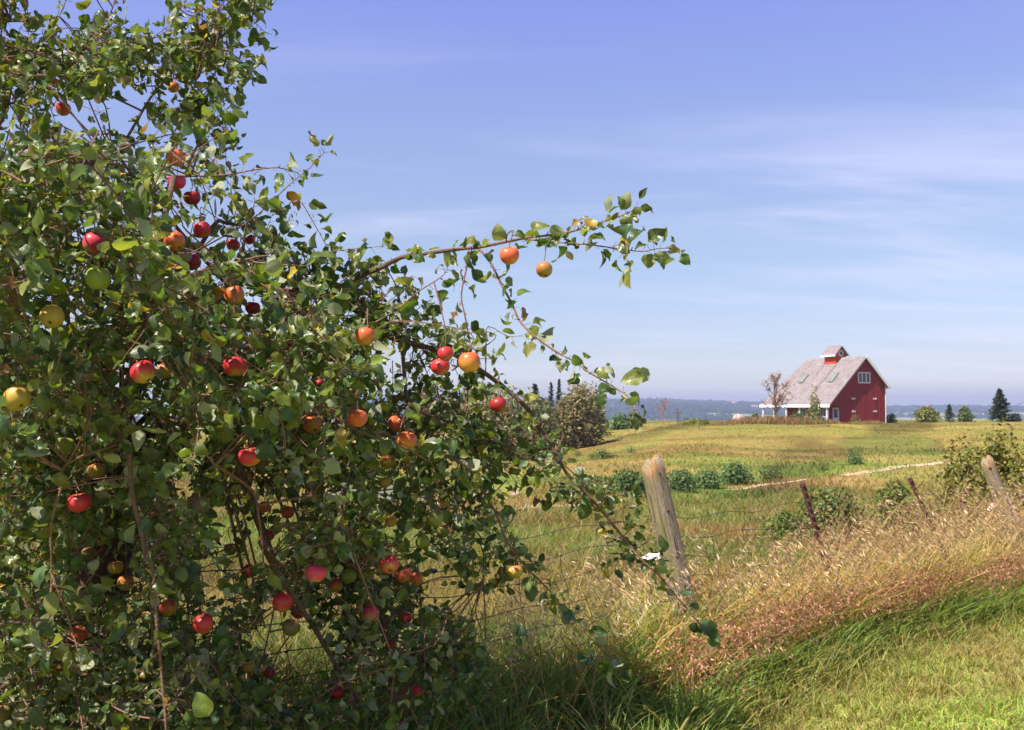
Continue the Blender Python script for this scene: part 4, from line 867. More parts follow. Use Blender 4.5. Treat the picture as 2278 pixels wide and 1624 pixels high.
B([(20, 230), (70, 197), (141, 151), (183, 112), (240, 40), (262, -20)], 3.4, 3.7, 5, 1.4, .1, 1.7)
B([(690, 575), (724, 562), (801, 552), (850, 548)], 3.7, 3.6, 3, 1.2, .1, .9)
B([(630, 470), (660, 440), (700, 500), (725, 545)], 3.75, 3.75, 3, 1.2, .1, .9)
B([(-60, 455), (0, 473), (60, 492), (105, 522), (190, 560), (300, 600), (420, 625)], 2.9, 3.6, 16, 12, .3, .6)
B([(270, 930), (285, 989), (294, 1098), (316, 1197), (323, 1251)], 2.75, 2.75, 9, 4, .2, .5)
B([(330, 1230), (343, 1297), (348, 1378), (357, 1477), (366, 1577), (370, 1640)], 2.8, 2.8, 6, 3, .2, .7)
B([(150, 1030), (136, 1084), (113, 1170), (115, 1279), (108, 1378), (104, 1446)], 2.6, 2.6, 4, 1.5, .2, .5)
B([(115, 1279), (150, 1372), (175, 1455)], 2.6, 2.6, 3, 1.5, .2, .5)
B([(396, 840), (407, 890), (420, 949), (452, 1003), (479, 1035)], 2.75, 2.75, 4, 2.5, .3, .4)
B([(560, 1090), (574, 1143), (583, 1206), (587, 1265)], 3.1, 3.1, 5, 2.5, .3, .4)
B([(600, 1240), (651, 1324), (691, 1383), (723, 1437), (755, 1491), (800, 1560)], 3.4, 3.6, 13, 7, .4, .5)
B([(740, 1100), (759, 1143), (786, 1229), (801, 1270), (850, 1400), (880, 1480)], 3.2, 3.3, 5, 2, .2, .6)
B([(620, 1330), (606, 1374), (583, 1473)], 3.8, 3.8, 4, 3, .9, .2)
B([(650, 1400), (620, 1450), (600, 1500)], 3.85, 3.85, 4, 2.5, .7, .3)
B([(430, 880), (484, 926), (520, 994), (545, 1080), (590, 1200), (620, 1290)], 3.6, 3.7, 24, 14, .9, .2)
B([(505, 1090), (520, 1180), (545, 1290), (570, 1400)], 3.8, 3.9, 8, 5, .9, .2)
B([(640, 680), (660, 790), (720, 900), (800, 960), (880, 985), (960, 1030)], 3.1, 3.3, 8, 2.5, .2, .9)
B([(620, 765), (700, 765), (760, 758), (820, 740), (870, 715)], 2.95, 3.0, 4, 1.5, .0, .9)
B([(360, 640), (400, 620), (450, 600), (520, 585)], 2.8, 2.8, 4, 1.5, .0, .9)
PTS3 = []                                                   # every known branch point, to join new wood on to
fork = np.array([TRK[0]+.1, TRK[1]-.05, 1.35])
barkc = np.array([.125, .075, .062]); youngc = np.array([.26, .135, .105])
def smooth_line(p, per=4):
    p = np.asarray(p, float); n = len(p); out = []
    for i in range(n-1):
        p0, p1, p2, p3 = p[max(i-1, 0)], p[i], p[i+1], p[min(i+2, n-1)]
        for t in np.linspace(0, 1, per, endpoint=False):
            out.append(.5*((2*p1)+(-p0+p2)*t+(2*p0-5*p1+4*p2-p3)*t*t+(-p0+3*p1-3*p2+p3)*t**3))
    out.append(p[-1]); return np.array(out)
def wood(name, line, r0, r1, kind=None, k=7):
    a = Acc(); n = len(line); rr = np.linspace(r0, r1, n)*(1+rng.normal(0, .05, n))
    cf = np.clip((rr-.002)/.006, 0, 1)[:, None]; cc = youngc*(1-cf)+barkc*cf
    a.tube(line-tree_base, rr, k); a.Cc[-1] = np.vstack([np.repeat(cc, k, axis=0), cc[:1], cc[-1:]])
    for i in range(2, n-1):                                  # buds and spurs
        if rr[i] < .012 and rng.random() < .5:
            d = rng.normal(0, 1, 3); d /= np.linalg.norm(d); a.tube([line[i]-tree_base, line[i]-tree_base+d*(rr[i]+rng.uniform(.002, .012))], [.0022, .0014], 4, youngc)
    return a.build(name, M_bark, tree, smooth=True)
tl = smooth_line([(tree_base[0], tree_base[1], tree_base[2]-.2), (tree_base[0]+.02, tree_base[1], tree_base[2]+.5), (tree_base[0]+.15, tree_base[1]-.1, .75), tuple(fork)], 5)
a = Acc(); a.tube(tl-tree_base, np.linspace(.17, .11, len(tl)), 14, barkc*.9); a.build('trunk', M_bark, tree, smooth=True)
spurs = []                                                  # (point, direction, size factor)
for (pts, d0, d1, r0, r1, lf, dens, join) in BR:
    L_ = np.linspace(d0, d1, len(pts)) + rng.normal(0, .02, len(pts))
    p3 = np.array([P(x_, y_, D_) for (x_, y_), D_ in zip(pts, L_)])
    if join:
        if PTS3:
            q_ = np.concatenate(PTS3); dd = np.linalg.norm(q_-p3[0], axis=1); j = dd.argmin()
            if dd[j] < .75: p3 = np.vstack([q_[j], p3]) if dd[j] > .02 else p3
            else: p3 = np.vstack([fork, (fork+p3[0])/2+[0, 0, .15], p3])
        else: p3 = np.vstack([fork, (fork+p3[0])/2+[0, 0, .12], p3])
    line = smooth_line(p3, 3); PTS3.append(line)
    wood('branch', line, r0/1000, r1/1000)
    seg = np.linalg.norm(np.diff(line, axis=0), axis=1); cl_ = np.concatenate([[0], np.cumsum(seg)])
    k0 = 0
    s_ = cl_[-1]*lf if not join else max(cl_[-1]*lf, cl_[-1]-np.linalg.norm(np.diff(p3, axis=0), axis=1).sum()*1.0)
    while s_ < cl_[-1]:
        i = min(np.searchsorted(cl_, s_), len(line)-1); i = max(i, 1); f = (s_-cl_[i-1])/max(seg[i-1], 1e-6)
        spurs.append((line[i-1]+(line[i]-line[i-1])*f, (line[i]-line[i-1])/seg[i-1], 'branch')); s_ += rng.uniform(.018, .055)/dens
    spurs.append((line[-1], (line[-1]-line[-2])/seg[-1], 'tip'))
# hidden limbs that carry the inner mass
for i in range(16):
    f = i/15; px_, py_ = 60+700*f+rng.normal(0, 40), 820+rng.normal(0, 110)+250*f; e = P(px_, py_, rng.uniform(3.6, 4.6))
    m_ = (fork+e)/2; m_[2] = max(fork[2], e[2])+.06
    e2 = e+np.array([.15, 0, -.5])*rng.uniform(.5, 1.2)
    line = smooth_line([fork, m_, e, e2], 6); PTS3.append(line); wood('branch', line, .013, .003)
KNOW = np.concatenate(PTS3)
HOLES = [[(478, 1130), (512, 1125), (520, 1190), (490, 1205)], [(548, 1165), (575, 1150), (600, 1185), (596, 1255), (572, 1268), (552, 1230)], [(590, 1375), (625, 1360), (655, 1420), (690, 1425), (690, 1500), (640, 1540), (610, 1480), (585, 1430)],
         [(450, 1255), (475, 1240), (480, 1300), (455, 1310)], [(380, 1060), (420, 1050), (425, 1110), (385, 1115)], [(540, 1410), (580, 1400), (590, 1440), (560, 1450)], [(800, 1520), (830, 1530), (820, 1580), (800, 1570)], [(690, 1445), (735, 1440), (740, 1500), (700, 1510)],
         [(270, 200), (335, 195), (300, 280), (255, 280)], [(60, -20), (115, -20), (115, 20), (60, 30)], [(275, -20), (355, -20), (350, 40), (280, 70)]]
AP = [
 (30,135,34,.75,'o',.6,'orange red apple half behind leaves at the top left edge'),
 (140,242,36,.9,'r',.3,'red apple hanging highest but one in the upper left spray, against the sky'),
 (123,185,24,.85,'p',.5,'small pink apple glimpsed above the red one in the upper left spray'),
 (385,193,30,.55,'o',.3,'small orange green apple high on the topmost bough against the sky'),
 (392,350,46,.75,'o',.7,'dull orange apple behind leaves just above the shiny pink red apple'),
 (393,404,42,.95,'p',.1,'shiny pink red apple with a white glint above the big veined leaf'),
 (427,440,40,.95,'d',.3,'deep red apple touching the shiny pink red one from below'),
 (449,511,42,.9,'r',.1,'round red apple with a green cheek against a patch of sky'),
 (208,541,52,.95,'p',.2,'large pink red apple on top of the foliage at upper left'),
 (388,537,48,.8,'o',.4,'orange red apple with a leaf across it under the bright yellow green leaves'),
 (518,545,32,.85,'r',.4,'small red apple at the crown edge left of the dark bough'),
 (556,533,26,.9,'d',.5,'small dark red apple beside the crown edge near the sky'),
 (428,583,42,.9,'d',.4,'shaded red apple below the round red apple with the green cheek'),
 (218,620,58,.03,'g',.3,'big green yellow apple below the large pink red apple'),
 (115,705,58,.2,'y',.0,'big golden yellow apple showing its dark blossom end'),
 (133,740,46,.05,'g',.5,'green yellow apple tucked under the big golden one'),
 (521,657,48,.6,'o',.2,'orange apple with a yellow shoulder left of the thick dark bough'),
 (562,685,34,.9,'d',.5,'dark red apple partly hidden right below the orange yellow shouldered apple'),
 (667,700,28,.6,'o',.6,'small orange apple sliver behind leaves under the thick dark bough'),
 (648,655,24,.5,'o',.6,'pale orange apple sliver just above the thick dark bough'),
 (812,748,50,.7,'o',.4,'orange apple half covered by a hanging green leaf under the bough'),
 (318,828,60,.85,'r',.1,'large red apple with yellow base, twin of the half hidden yellow one'),
 (372,824,44,.3,'y',.4,'half hidden yellow orange apple right beside the large red one'),
 (523,815,55,.92,'r',.0,'clean round red apple in the middle of the crown with yellow underside'),
 (38,886,60,.4,'y',.0,'large orange yellow apple at the left edge of the photo'),
 (14,750,22,.1,'y',.4,'tiny yellow apple at the left edge beside the big golden one'),
 (695,945,44,.65,'o',.2,'orange apple under a dark round leaf left of the coral red apple'),
 (795,930,48,.85,'c',.0,'coral red apple crossed by a thin twig'),
 (881,942,38,.7,'c',.1,'small coral orange apple right of the apple crossed by a twig'),
 (905,980,46,.6,'o',.5,'orange apple half covered by leaves just below the small coral one'),
 (1133,568,46,.85,'c',.0,'orange red apple on the long bough reaching into the sky'),
 (1211,600,41,.6,'b',.0,'brownish orange apple hanging alone against the sky, rightmost of all'),
 (991,787,36,.95,'r',.1,'upper apple of the stacked red pair near the bough against the sky'),
 (980,815,44,.92,'r',.0,'lower apple of the stacked red pair near the bough against the sky'),
 (1044,806,54,.55,'o',.0,'big orange apple beside the stacked red pair'),
 (1109,900,40,.9,'d',.1,'brick red apple in front of the willow beside the dark drooping branch'),
 (144,991,44,.0,'g',.0,'plain green apple in the shade at left'),
 (214,1047,42,.4,'y',.2,'greenish orange apple in the shade right of the plain green one'),
 (556,1015,54,.85,'r',.0,'red orange apple with a sunny streak above a half hidden orange one'),
 (541,1062,38,.5,'o',.4,'half hidden orange apple under the apple with a sunny streak'),
 (176,1118,52,.97,'r',.0,'glossy bright red apple under two pale leaves in the left shade'),
 (640,1140,32,.7,'o',.1,'narrow orange red apple in the shade left of a pale leaf'),
 (593,1190,36,.75,'r',.0,'red and yellow apple beside the bright gap in the crown'),
 (862,1027,36,.35,'y',.3,'yellow orange apple near the right crown edge below the coral apples'),
 (857,1073,30,.15,'y',.2,'small yellow apple one below the yellow orange one at the right crown edge'),
 (870,1160,28,.4,'y',.3,'small orange yellow apple near a yellow leaf at the right crown edge'),
 (967,1153,42,.02,'k',.0,'round dark green apple in shade at the bottom of a straight twig'),
 (986,1180,34,.1,'k',.3,'dark green apple overlapping the round dark green one from below'),
 (940,1206,36,.0,'g',.1,'pale green apple at the right crown edge under the dark green pair'),
 (866,1257,45,.93,'r',.0,'red apple with a visible dark blossom end, leftmost of three in a row'),
 (899,1281,36,.88,'c',.0,'bright coral apple, middle one of three in a row'),
 (926,1286,30,.6,'o',.1,'dull orange apple, last one of three in a row at the crown edge'),
 (702,1275,48,.9,'p',.0,'pinkish red apple beside a broad pale leaf in the lower crown'),
 (747,1303,33,.75,'r',.1,'small red green apple just right of the pinkish red one'),
 (513,1222,30,.3,'k',.0,'brown green apple hanging in front of the bright gap'),
 (552,1271,32,.8,'d',.4,'dark red apple half behind a leaf under the bright gap'),
 (628,1340,47,.98,'d',.0,'deep crimson apple beside the slanting dark limb'),
 (647,1396,42,.35,'k',.0,'dusky green red apple below the deep crimson one'),
 (664,1362,34,.85,'d',.5,'dark apple squeezed between the crimson one and the slanting limb'),
 (374,1352,42,.6,'o',.2,'orange apple half behind a leaf in the lower left shade'),
 (452,1388,48,.85,'r',.0,'red apple with a sunlit spot beside the lower bright gap'),
 (257,1263,34,.3,'y',.1,'yellowish apple in shade, upper of a shaded pair'),
 (279,1297,38,.4,'y',.2,'greenish orange apple in shade, lower of a shaded pair'),
 (197,1230,34,.45,'k',.3,'dim brownish apple left of the shaded pair'),
 (174,1412,42,.7,'c',.0,'orange red apple alone in the bottom left shade'),
 (1145,1272,38,.4,'y',.1,'golden orange apple at the end of the drooping branch over the meadow'),
 (749,1541,34,.92,'d',.1,'small dark red apple near the bottom of the crown'),
 (599,1497,26,.95,'d',.1,'little crimson apple below the lower bright gap'),
 (905,1374,28,.9,'r',.2,'small red apple with a yellow streak near the lower right crown edge'),
 (930,1535,30,.8,'p',.3,'pink apple behind a blue green leaf at the lower right crown edge'),
 (824,1366,40,.7,'p',.4,'dusky pink apple behind a hanging leaf in the lower crown'),
 (123,1490,28,.15,'y',.4,'small yellowish apple in the bottom left shade under the lone orange red one'),
 (8,1585,42,.3,'k',.2,'brownish yellow apple in the bottom left corner'),
 (322,1505,36,.3,'k',.4,'brownish apple half buried in the bottom leaves'),
 (700,1355,26,.0,'g',.4,'small green apple right of the deep crimson one'),
 (776,1283,36,.0,'g',.3,'plain green apple right of the small red green one'),
 (870,1437,28,.6,'d',.4,'dull red apple low at the right crown edge'),
 (588,1128,28,.55,'o',.4,'small orange apple sliver above the red and yellow one'),
 (711,852,20,.9,'r',.4,'tiny red apple far inside the crown right of the clean round red one'),
 (553,1484,30,.15,'y',.5,'yellow green apple behind a dark leaf beside the lower bright gap'),
]
APX = [(a_[0], a_[1], a_[2], a_[5]) for a_ in AP]
# leafy twigs through the crown volume: picture zones with a depth range
def inpoly(x, y, poly):
    poly = np.asarray(poly, float); r = np.zeros(len(x), bool); j = len(poly)-1
    for i in range(len(poly)):
        xi, yi = poly[i]; xj, yj = poly[j]
        r ^= ((yi > y) != (yj > y)) & (x < (xj-xi)*(y-yi)/(yj-yi+1e-12)+xi); j = i
    return r
ZONES = [   # polygon, number of twigs, nearest depth, farthest depth
    ([(-90, 330), (20, 295), (100, 320), (230, 345), (330, 335), (420, 300), (490, 318), (500, 400), (480, 440), (520, 500), (600, 560), (660, 620), (560, 640), (-90, 640)], 300, 2.3, 3.9),
    ([(-90, 640), (640, 640), (740, 700), (820, 740), (860, 800), (880, 900), (870, 960), (-90, 960)], 520, 2.35, 4.2),
    ([(-90, 960), (880, 960), (910, 1060), (880, 1120), (900, 1200), (930, 1290), (900, 1330), (-90, 1330)], 540, 2.85, 4.2),
    ([(-90, 1330), (900, 1330), (960, 1400), (1010, 1450), (960, 1520), (980, 1580), (930, 1690), (-90, 1690)], 520, 2.95, 4.2),
    ([(880, 960), (1000, 1000), (960, 1080), (1000, 1180), (930, 1290), (900, 1200), (905, 1060)], 16, 3.5, 4.0),
    ([(900, 800), (1000, 850), (1090, 900), (1180, 960), (1230, 1010), (1160, 1040), (1060, 1020), (960, 990), (880, 940)], 44, 3.5, 4.1),
    ([(1000, 690), (1090, 660), (1180, 720), (1150, 770), (1060, 740)], 6, 3.4, 3.6),
    ([(660, 600), (760, 590), (900, 590), (960, 640), (950, 720), (870, 740), (760, 680)], 34, 3.5, 4.0),
    ([(900, 700), (1000, 720), (1080, 800), (1020, 850), (920, 790)], 20, 3.5, 3.9),
    ([(520, 470), (640, 560), (740, 600), (700, 640), (560, 600)], 22, 3.5, 4.0),
    ([(1000, 990), (1110, 1010), (1140, 1060), (1060, 1090), (1010, 1050)], 14, 3.6, 3.9),
    ([(1190, 930), (1240, 980), (1310, 1060), (1330, 1120), (1270, 1080), (1190, 1000)], 8, 3.7, 3.95),
    ([(960, 1060), (1080, 1080), (1130, 1200), (1160, 1260), (1060, 1280), (960, 1290), (930, 1180)], 28, 3.5, 3.95),
    ([(930, 1330), (1010, 1350), (1050, 1420), (1030, 1500), (980, 1500)], 30, 3.3, 3.7),
    ([(1340, 1130), (1400, 1160), (1430, 1250), (1390, 1230)], 7, 3.8, 3.95),
    ([(130, 20), (200, 5), (265, 60), (270, 130), (250, 220), (190, 270), (120, 290), (110, 140)], 40, 3.2, 3.9),
    ([(-90, 70), (60, 95), (110, 150), (130, 280), (60, 300), (-90, 310)], 42, 3.0, 3.9),
    ([(-90, -60), (50, -60), (60, 10), (-90, 40)], 18, 3.3, 3.8),
    ([(370, 60), (430, 10), (530, -40), (560, 0), (520, 110), (470, 170), (380, 180)], 40, 3.6, 3.95),
    ([(260, 90), (360, 60), (380, 170), (300, 180)], 14, 3.5, 3.8),
    ([(390, 200), (440, 200), (520, 300), (450, 310), (390, 280)], 14, 3.6, 3.8),
    ([(-90, 620), (700, 700), (880, 820), (890, 1000), (800, 1120), (640, 1120), (560, 1330), (-90, 1330)], 520, 4.0, 4.9),
    ([(-90, 1330), (560, 1330), (600, 1560), (900, 1560), (930, 1690), (-90, 1690)], 300, 3.7, 4.5),
    ([(680, 1130), (900, 1130), (930, 1320), (760, 1420), (700, 1300)], 60, 3.8, 4.3),
    ([(-90, -60), (560, -60), (420, -230), (-90, -230)], 40, 3.2, 4.6),  # unseen crown above the view, added to shade the leaves below
]
tw = Acc(); ntw = 0
def twig(p, D_):
    global ntw
    dd = np.linalg.norm(KNOW-p, axis=1); j = dd.argmin(); L = rng.uniform(.12, .30)
    out = np.array([rng.normal(.25, .55), rng.normal(-.25, .5), rng.normal(-.35, .55)]); out /= np.linalg.norm(out)
    e = p+out*L*.55; s = p-out*L*.45
    mid = (s+e)/2+rng.normal(0, .015, 3)
    pts = [s, mid, e]
    if dd[j] < .28: pts = [KNOW[j], KNOW[j]*.35+s*.65+rng.normal(0, .02, 3)] + pts
    line = smooth_line(pts, 3); lx, ly, lf_ = proj(line)
    for (px, py, d_a, hid_a) in APX:
        if hid_a < .6 and (np.hypot(lx-px, ly-py) < d_a*.5).any() and lf_.min() < np.clip(.068*F/d_a, 2.5, 4.0): return
    if any(inpoly(lx, ly, h_).any() for h_ in HOLES): return
    tw.tube(line-tree_base, np.linspace(.0030, .0011, len(line)), 4, youngc*.8, cap=False)
    n = int(L/.026); t = np.linspace(.0, 1, n)
    for q_ in t: spurs.append((s+(e-s)*q_+(mid-(s+e)/2)*4*q_*(1-q_), out, 'twig'))
    spurs.append((e, out, 'tip')); ntw += 1
for poly, n_, d0, d1 in ZONES:
    pa = np.array(poly); lo, hi = pa.min(0), pa.max(0); got = 0
    while got < n_:
        x_ = rng.uniform(lo[0], hi[0], 50); y_ = rng.uniform(lo[1], hi[1], 50)
        for xx, yy in zip(x_[inpoly(x_, y_, poly)], y_[inpoly(x_, y_, poly)]):
            if rng.random() > .12+sstep(.40, .56, fbm(xx/95., yy/80., 77, 3)+(.12 if d0 > 3.9 else 0)): continue
            D_ = d0+(d1-d0)*rng.random()**1.15+.35*sstep(300, 950, xx); twig(P(xx, yy, D_), D_); got += 1
            if got >= n_: break
# unseen crown past the left edge, added to shade the lower leaves
got = 0
while got < 340:
    p = np.array([rng.uniform(-3.2, -1.15), rng.uniform(1.4, 4.2), rng.uniform(.6, 3.3)])
    if p[0]/p[1] > -.545 or np.hypot((p[0]+2.0)/1.5, (p[2]-1.7)/1.7) > 1: continue
    twig(p, p[1]); got += 1
tag(tw.build('twigs', M_bark, tree), kind='stuff')

# apples: x, y, diameter in the working picture, blush 0..1, tone, hidden, label
TONE = {'r': ((.52, .035, .045), (.42, .33, .06)), 'p': ((.62, .05, .10), (.52, .36, .08)), 'c': ((.66, .13, .06), (.60, .34, .08)), 'o': ((.58, .115, .04), (.58, .27, .055)),
        'd': ((.36, .022, .03), (.33, .20, .05)), 'y': ((.60, .20, .05), (.52, .37, .07)), 'g': ((.40, .30, .06), (.27, .34, .06)), 'k': ((.26, .12, .05), (.20, .20, .05)), 'b': ((.42, .15, .05), (.40, .24, .06))}
def apple_mat(tone):
    red, und = TONE[tone]
    m = bpy.data.materials.new('apple_skin'); m.use_nodes = True; t = m.node_tree; b = t.nodes['Principled BSDF']
    tcn = node(t, 'ShaderNodeTexCoord'); oi = node(t, 'ShaderNodeObjectInfo'); sp_ = node(t, 'ShaderNodeSeparateXYZ'); link(t, tcn.outputs['Object'], sp_.inputs[0])
    off = node(t, 'ShaderNodeVectorMath', operation='ADD'); cb = node(t, 'ShaderNodeCombineXYZ'); link(t, math_(t, 'MULTIPLY', oi.outputs['Random'], 40), cb.inputs[0]); link(t, tcn.outputs['Object'], off.inputs[0]); link(t, cb.outputs[0], off.inputs[1])
    n = node(t, 'ShaderNodeTexNoise'); n.inputs['Scale'].default_value = .9; n.inputs['Detail'].default_value = 3; link(t, off.outputs[0], n.inputs['Vector'])
    ang = math_(t, 'ARCTAN2', sp_.outputs[1], sp_.outputs[0]); c2 = node(t, 'ShaderNodeCombineXYZ'); link(t, math_(t, 'MULTIPLY', ang, 7), c2.inputs[0]); link(t, math_(t, 'MULTIPLY', sp_.outputs[2], .8), c2.inputs[1]); link(t, math_(t, 'MULTIPLY', oi.outputs['Random'], 60), c2.inputs[2])
    st = node(t, 'ShaderNodeTexNoise'); st.inputs['Scale'].default_value = 1.6; st.inputs['Detail'].default_value = 5; link(t, c2.outputs[0], st.inputs['Vector'])
    colsep = node(t, 'ShaderNodeSeparateColor'); link(t, oi.outputs['Color'], colsep.inputs[0])
    v = math_(t, 'ADD', math_(t, 'MULTIPLY', n.outputs[0], .9), math_(t, 'ADD', math_(t, 'MULTIPLY', st.outputs[0], .75), math_(t, 'MULTIPLY', sp_.outputs[2], .62)))
    v = math_(t, 'ADD', math_(t, 'SUBTRACT', v, 1.0), math_(t, 'MULTIPLY', colsep.outputs[0], 1.15))
    f = ramp(t, v, [(.12, (0,)*3), (.75, (1,)*3)], 'EASE')
    c = mixc(t, f, (*und, 1), (*red, 1))
    dots = node(t, 'ShaderNodeTexVoronoi'); dots.inputs['Scale'].default_value = 7; link(t, off.outputs[0], dots.inputs['Vector'])
    c = mixc(t, math_(t, 'MULTIPLY', ramp(t, dots.outputs[0], [(.06, (1,)*3), (.12, (0,)*3)]), .35), c, (.55, .42, .22))
    rr_ = math_(t, 'POWER', math_(t, 'ADD', math_(t, 'MULTIPLY', sp_.outputs[0], sp_.outputs[0]), math_(t, 'MULTIPLY', sp_.outputs[1], sp_.outputs[1])), .5)
    cav = math_(t, 'MULTIPLY', ramp(t, math_(t, 'ADD', rr_, math_(t, 'MULTIPLY', math_(t, 'SUBTRACT', st.outputs[0], .5), .5)), [(.16, (1,)*3), (.42, (0,)*3)]), ramp(t, sp_.outputs[2], [(.3, (.25,)*3), (.5, (1,)*3)]))
    c = mixc(t, math_(t, 'MULTIPLY', cav, .7), c, (.30, .22, .08))
    bru = node(t, 'ShaderNodeTexNoise'); bru.inputs['Scale'].default_value = 2.6; bru.inputs['Detail'].default_value = 2; link(t, off.outputs[0], bru.inputs['Vector'])
    c = mixc(t, math_(t, 'MULTIPLY', ramp(t, bru.outputs[0], [(.70, (0,)*3), (.74, (1,)*3)]), .5), c, (.13, .08, .03))
    link(t, c, b.inputs['Base Color']); b.inputs['Roughness'].default_value = .42; b.inputs['Specular IOR Level'].default_value = .4
    b.inputs['Subsurface Weight'].default_value = 0
    return m
AM = {k: apple_mat(k) for k in TONE}
nu, nv = 28, 20; Vv = []; th = np.linspace(0, 2*math.pi, nu+1)[:-1]
for i in range(nv+1):
    s = math.pi*i/nv; r_ = math.sin(s)*(1+.08*math.cos(s)); z = math.cos(s)*.90
    z -= .30*math.exp(-(s/.36)**2); z += .17*math.exp(-((math.pi-s)/.30)**2)
    rr = r_*(1+.018*np.cos(5*th)*(.4+.6*(1-math.cos(s))/2)); Vv.append(np.stack([rr*np.cos(th), rr*np.sin(th), z+0*th], -1))
Vv = np.concatenate(Vv); Qv = [(i*nu+j, (i+1)*nu+j, (i+1)*nu+(j+1) % nu, i*nu+(j+1) % nu) for i in range(nv) for j in range(nu)]
meshes = {}
def apple(px, py, d, blush, tone, hid, label):
    D_ = float(np.clip(.068*F/d, 2.5, 4.0))-(.80 if 'upper apple of the stacked' in label else 0); r_ = d*D_/F*.5; p = P(px, py, D_)
    if tone not in meshes:
        a = Acc(); a.add(Vv, Qv); o = a.build('apple', AM[tone], smooth=True); meshes[tone] = o.data
    else: o = bpy.data.objects.new('apple', meshes[tone]); C.objects.link(o)
    o.location = p; r_ *= .96; o.scale = (r_*rng.uniform(.93, 1.05), r_*rng.uniform(.93, 1.05), r_*rng.uniform(.96, 1.12)); o.rotation_euler = (rng.normal(0, .28), rng.normal(0, .28), rng.uniform(0, 6.28))
    if 'blossom' in label: o.rotation_euler = (-.9, .1, .3)
    o.color = (blush, 0, 0, 1); tag(o, label, 'apple', 'apples hanging in the apple tree')
    for nm in ('stalk', 'blossom_end'):
        if nm not in meshes:
            a = Acc()
            if nm == 'stalk': a.tube([(0, 0, .5), (.02, .02, .8), (.10, .05, 1.12)], [.045, .035, .05], 6, (.22, .13, .06))
            else:
                for j in range(5): an = j*1.2566; a.tube([(.03*math.cos(an), .03*math.sin(an), -.72), (.11*math.cos(an), .11*math.sin(an), -.79), (.14*math.cos(an+.3), .14*math.sin(an+.3), -.87)], [.035, .03, .008], 5, (.10, .07, .04))
            q_ = a.build(nm, M_bark, smooth=True); meshes[nm] = q_.data
        else: q_ = bpy.data.objects.new(nm, meshes[nm]); C.objects.link(q_)
        q_.parent = o
    return (px, py, d, D_, hid, p, r_)
AI = [apple(*t_) for t_ in AP]
# stalk ends meet a twig
ft = Acc()
for (px, py, d, D_, hid, p, r_) in AI:
    top = p+np.array([0, 0, r_*1.05]); dd = np.linalg.norm(KNOW-top, axis=1)-.35*np.maximum(0, KNOW[:, 2]-top[2]); j = dd.argmin()
    end = KNOW[j] if np.linalg.norm(KNOW[j]-top) < .6 else top+np.array([.05, .1, .3])
    line = smooth_line([top, top+np.array([rng.normal(0, .01), .01, .05]), top*.4+end*.6+np.array([0, 0, .03]), end], 3); ft.tube(line-tree_base, np.linspace(.0016, .0026, len(line)), 4, youngc*.8)
    for s in rng.uniform(0, .5, 3): spurs.append((top*(1-s)+(top*.4+end*.6)*s+np.array([0, 0, .04]), rng.normal(0, 1, 3), 'twig'))
tag(ft.build('fruit_twigs', M_bark, tree), kind='stuff')

# ---- leaves
LB, LD, LS = [], [], []
for p, d, kd in spurs:
    for _ in range({'branch': 1 + (rng.random() < .62), 'tip': 4, 'twig': 1}[kd]):
        LB.append(p); LD.append(d); LS.append({'branch': 1.13, 'tip': .95, 'twig': 1.0}[kd])
LB, LD, LS = np.array(LB), np.array(LD), np.array(LS); n = len(LB)
LD /= np.linalg.norm(LD, axis=1)[:, None]+1e-9
rd = rng.normal(0, 1, (n, 3)); rd -= LD*(rd*LD).sum(1)[:, None]*.6; rd /= np.linalg.norm(rd, axis=1)[:, None]
pet = rd*.8+LD*.45+np.array([0, 0, .10]); pet /= np.linalg.norm(pet, axis=1)[:, None]
pl = rng.uniform(.012, .030, n)
A_ = pet+np.array([.05, -.05, -.55])*rng.uniform(0, 1.3, n)[:, None]+rng.normal(0, .28, (n, 3)); A_ /= np.linalg.norm(A_, axis=1)[:, None]
base = LB+pet*pl[:, None]
Lf = np.clip(rng.normal(.053, .014, n), .022, .09)*LS; Wf = Lf*rng.uniform(.52, .74, n)
cen = base+A_*Lf[:, None]*.5
pxs, pys, fs = proj(cen); keep = np.ones(n, bool)
for (px, py, d, D_, hid, p, r_) in AI:
    rr = d*.5*(.92-.6*hid)+Lf*F/fs*(.40-.34*hid)
    keep &= ~((np.hypot(pxs-px, pys-py) < rr) & (fs < D_+.04)) & ~(np.linalg.norm(cen-p, axis=1) < r_*.95)
SUNV = np.array(sd)
for (px, py, d, D_, hid, p, r_) in AI:
    if hid < .45:
        w3 = cen-p; al3 = w3@SUNV; off = np.linalg.norm(w3-al3[:, None]*SUNV, axis=1)
        keep &= ~((al3 > 0) & (al3 < 1.1) & (off < r_*.75+.008) & (rng.random(n) < .8))
for h_ in HOLES: keep &= ~inpoly(pxs, pys, h_)
rx = np.interp(pys, [-600, 0, 200, 300, 420, 470, 560, 640], [700, 600, 570, 560, 545, 640, 760, 1500]); isz = np.array([k_ == 'twig' for _, _, k_ in spurs for __ in range(1)]) if False else None
LB, LD, A_, base, Lf, Wf, pet, pl = [v[keep] for v in (LB, LD, A_, base, Lf, Wf, pet, pl)]; n = len(Lf)
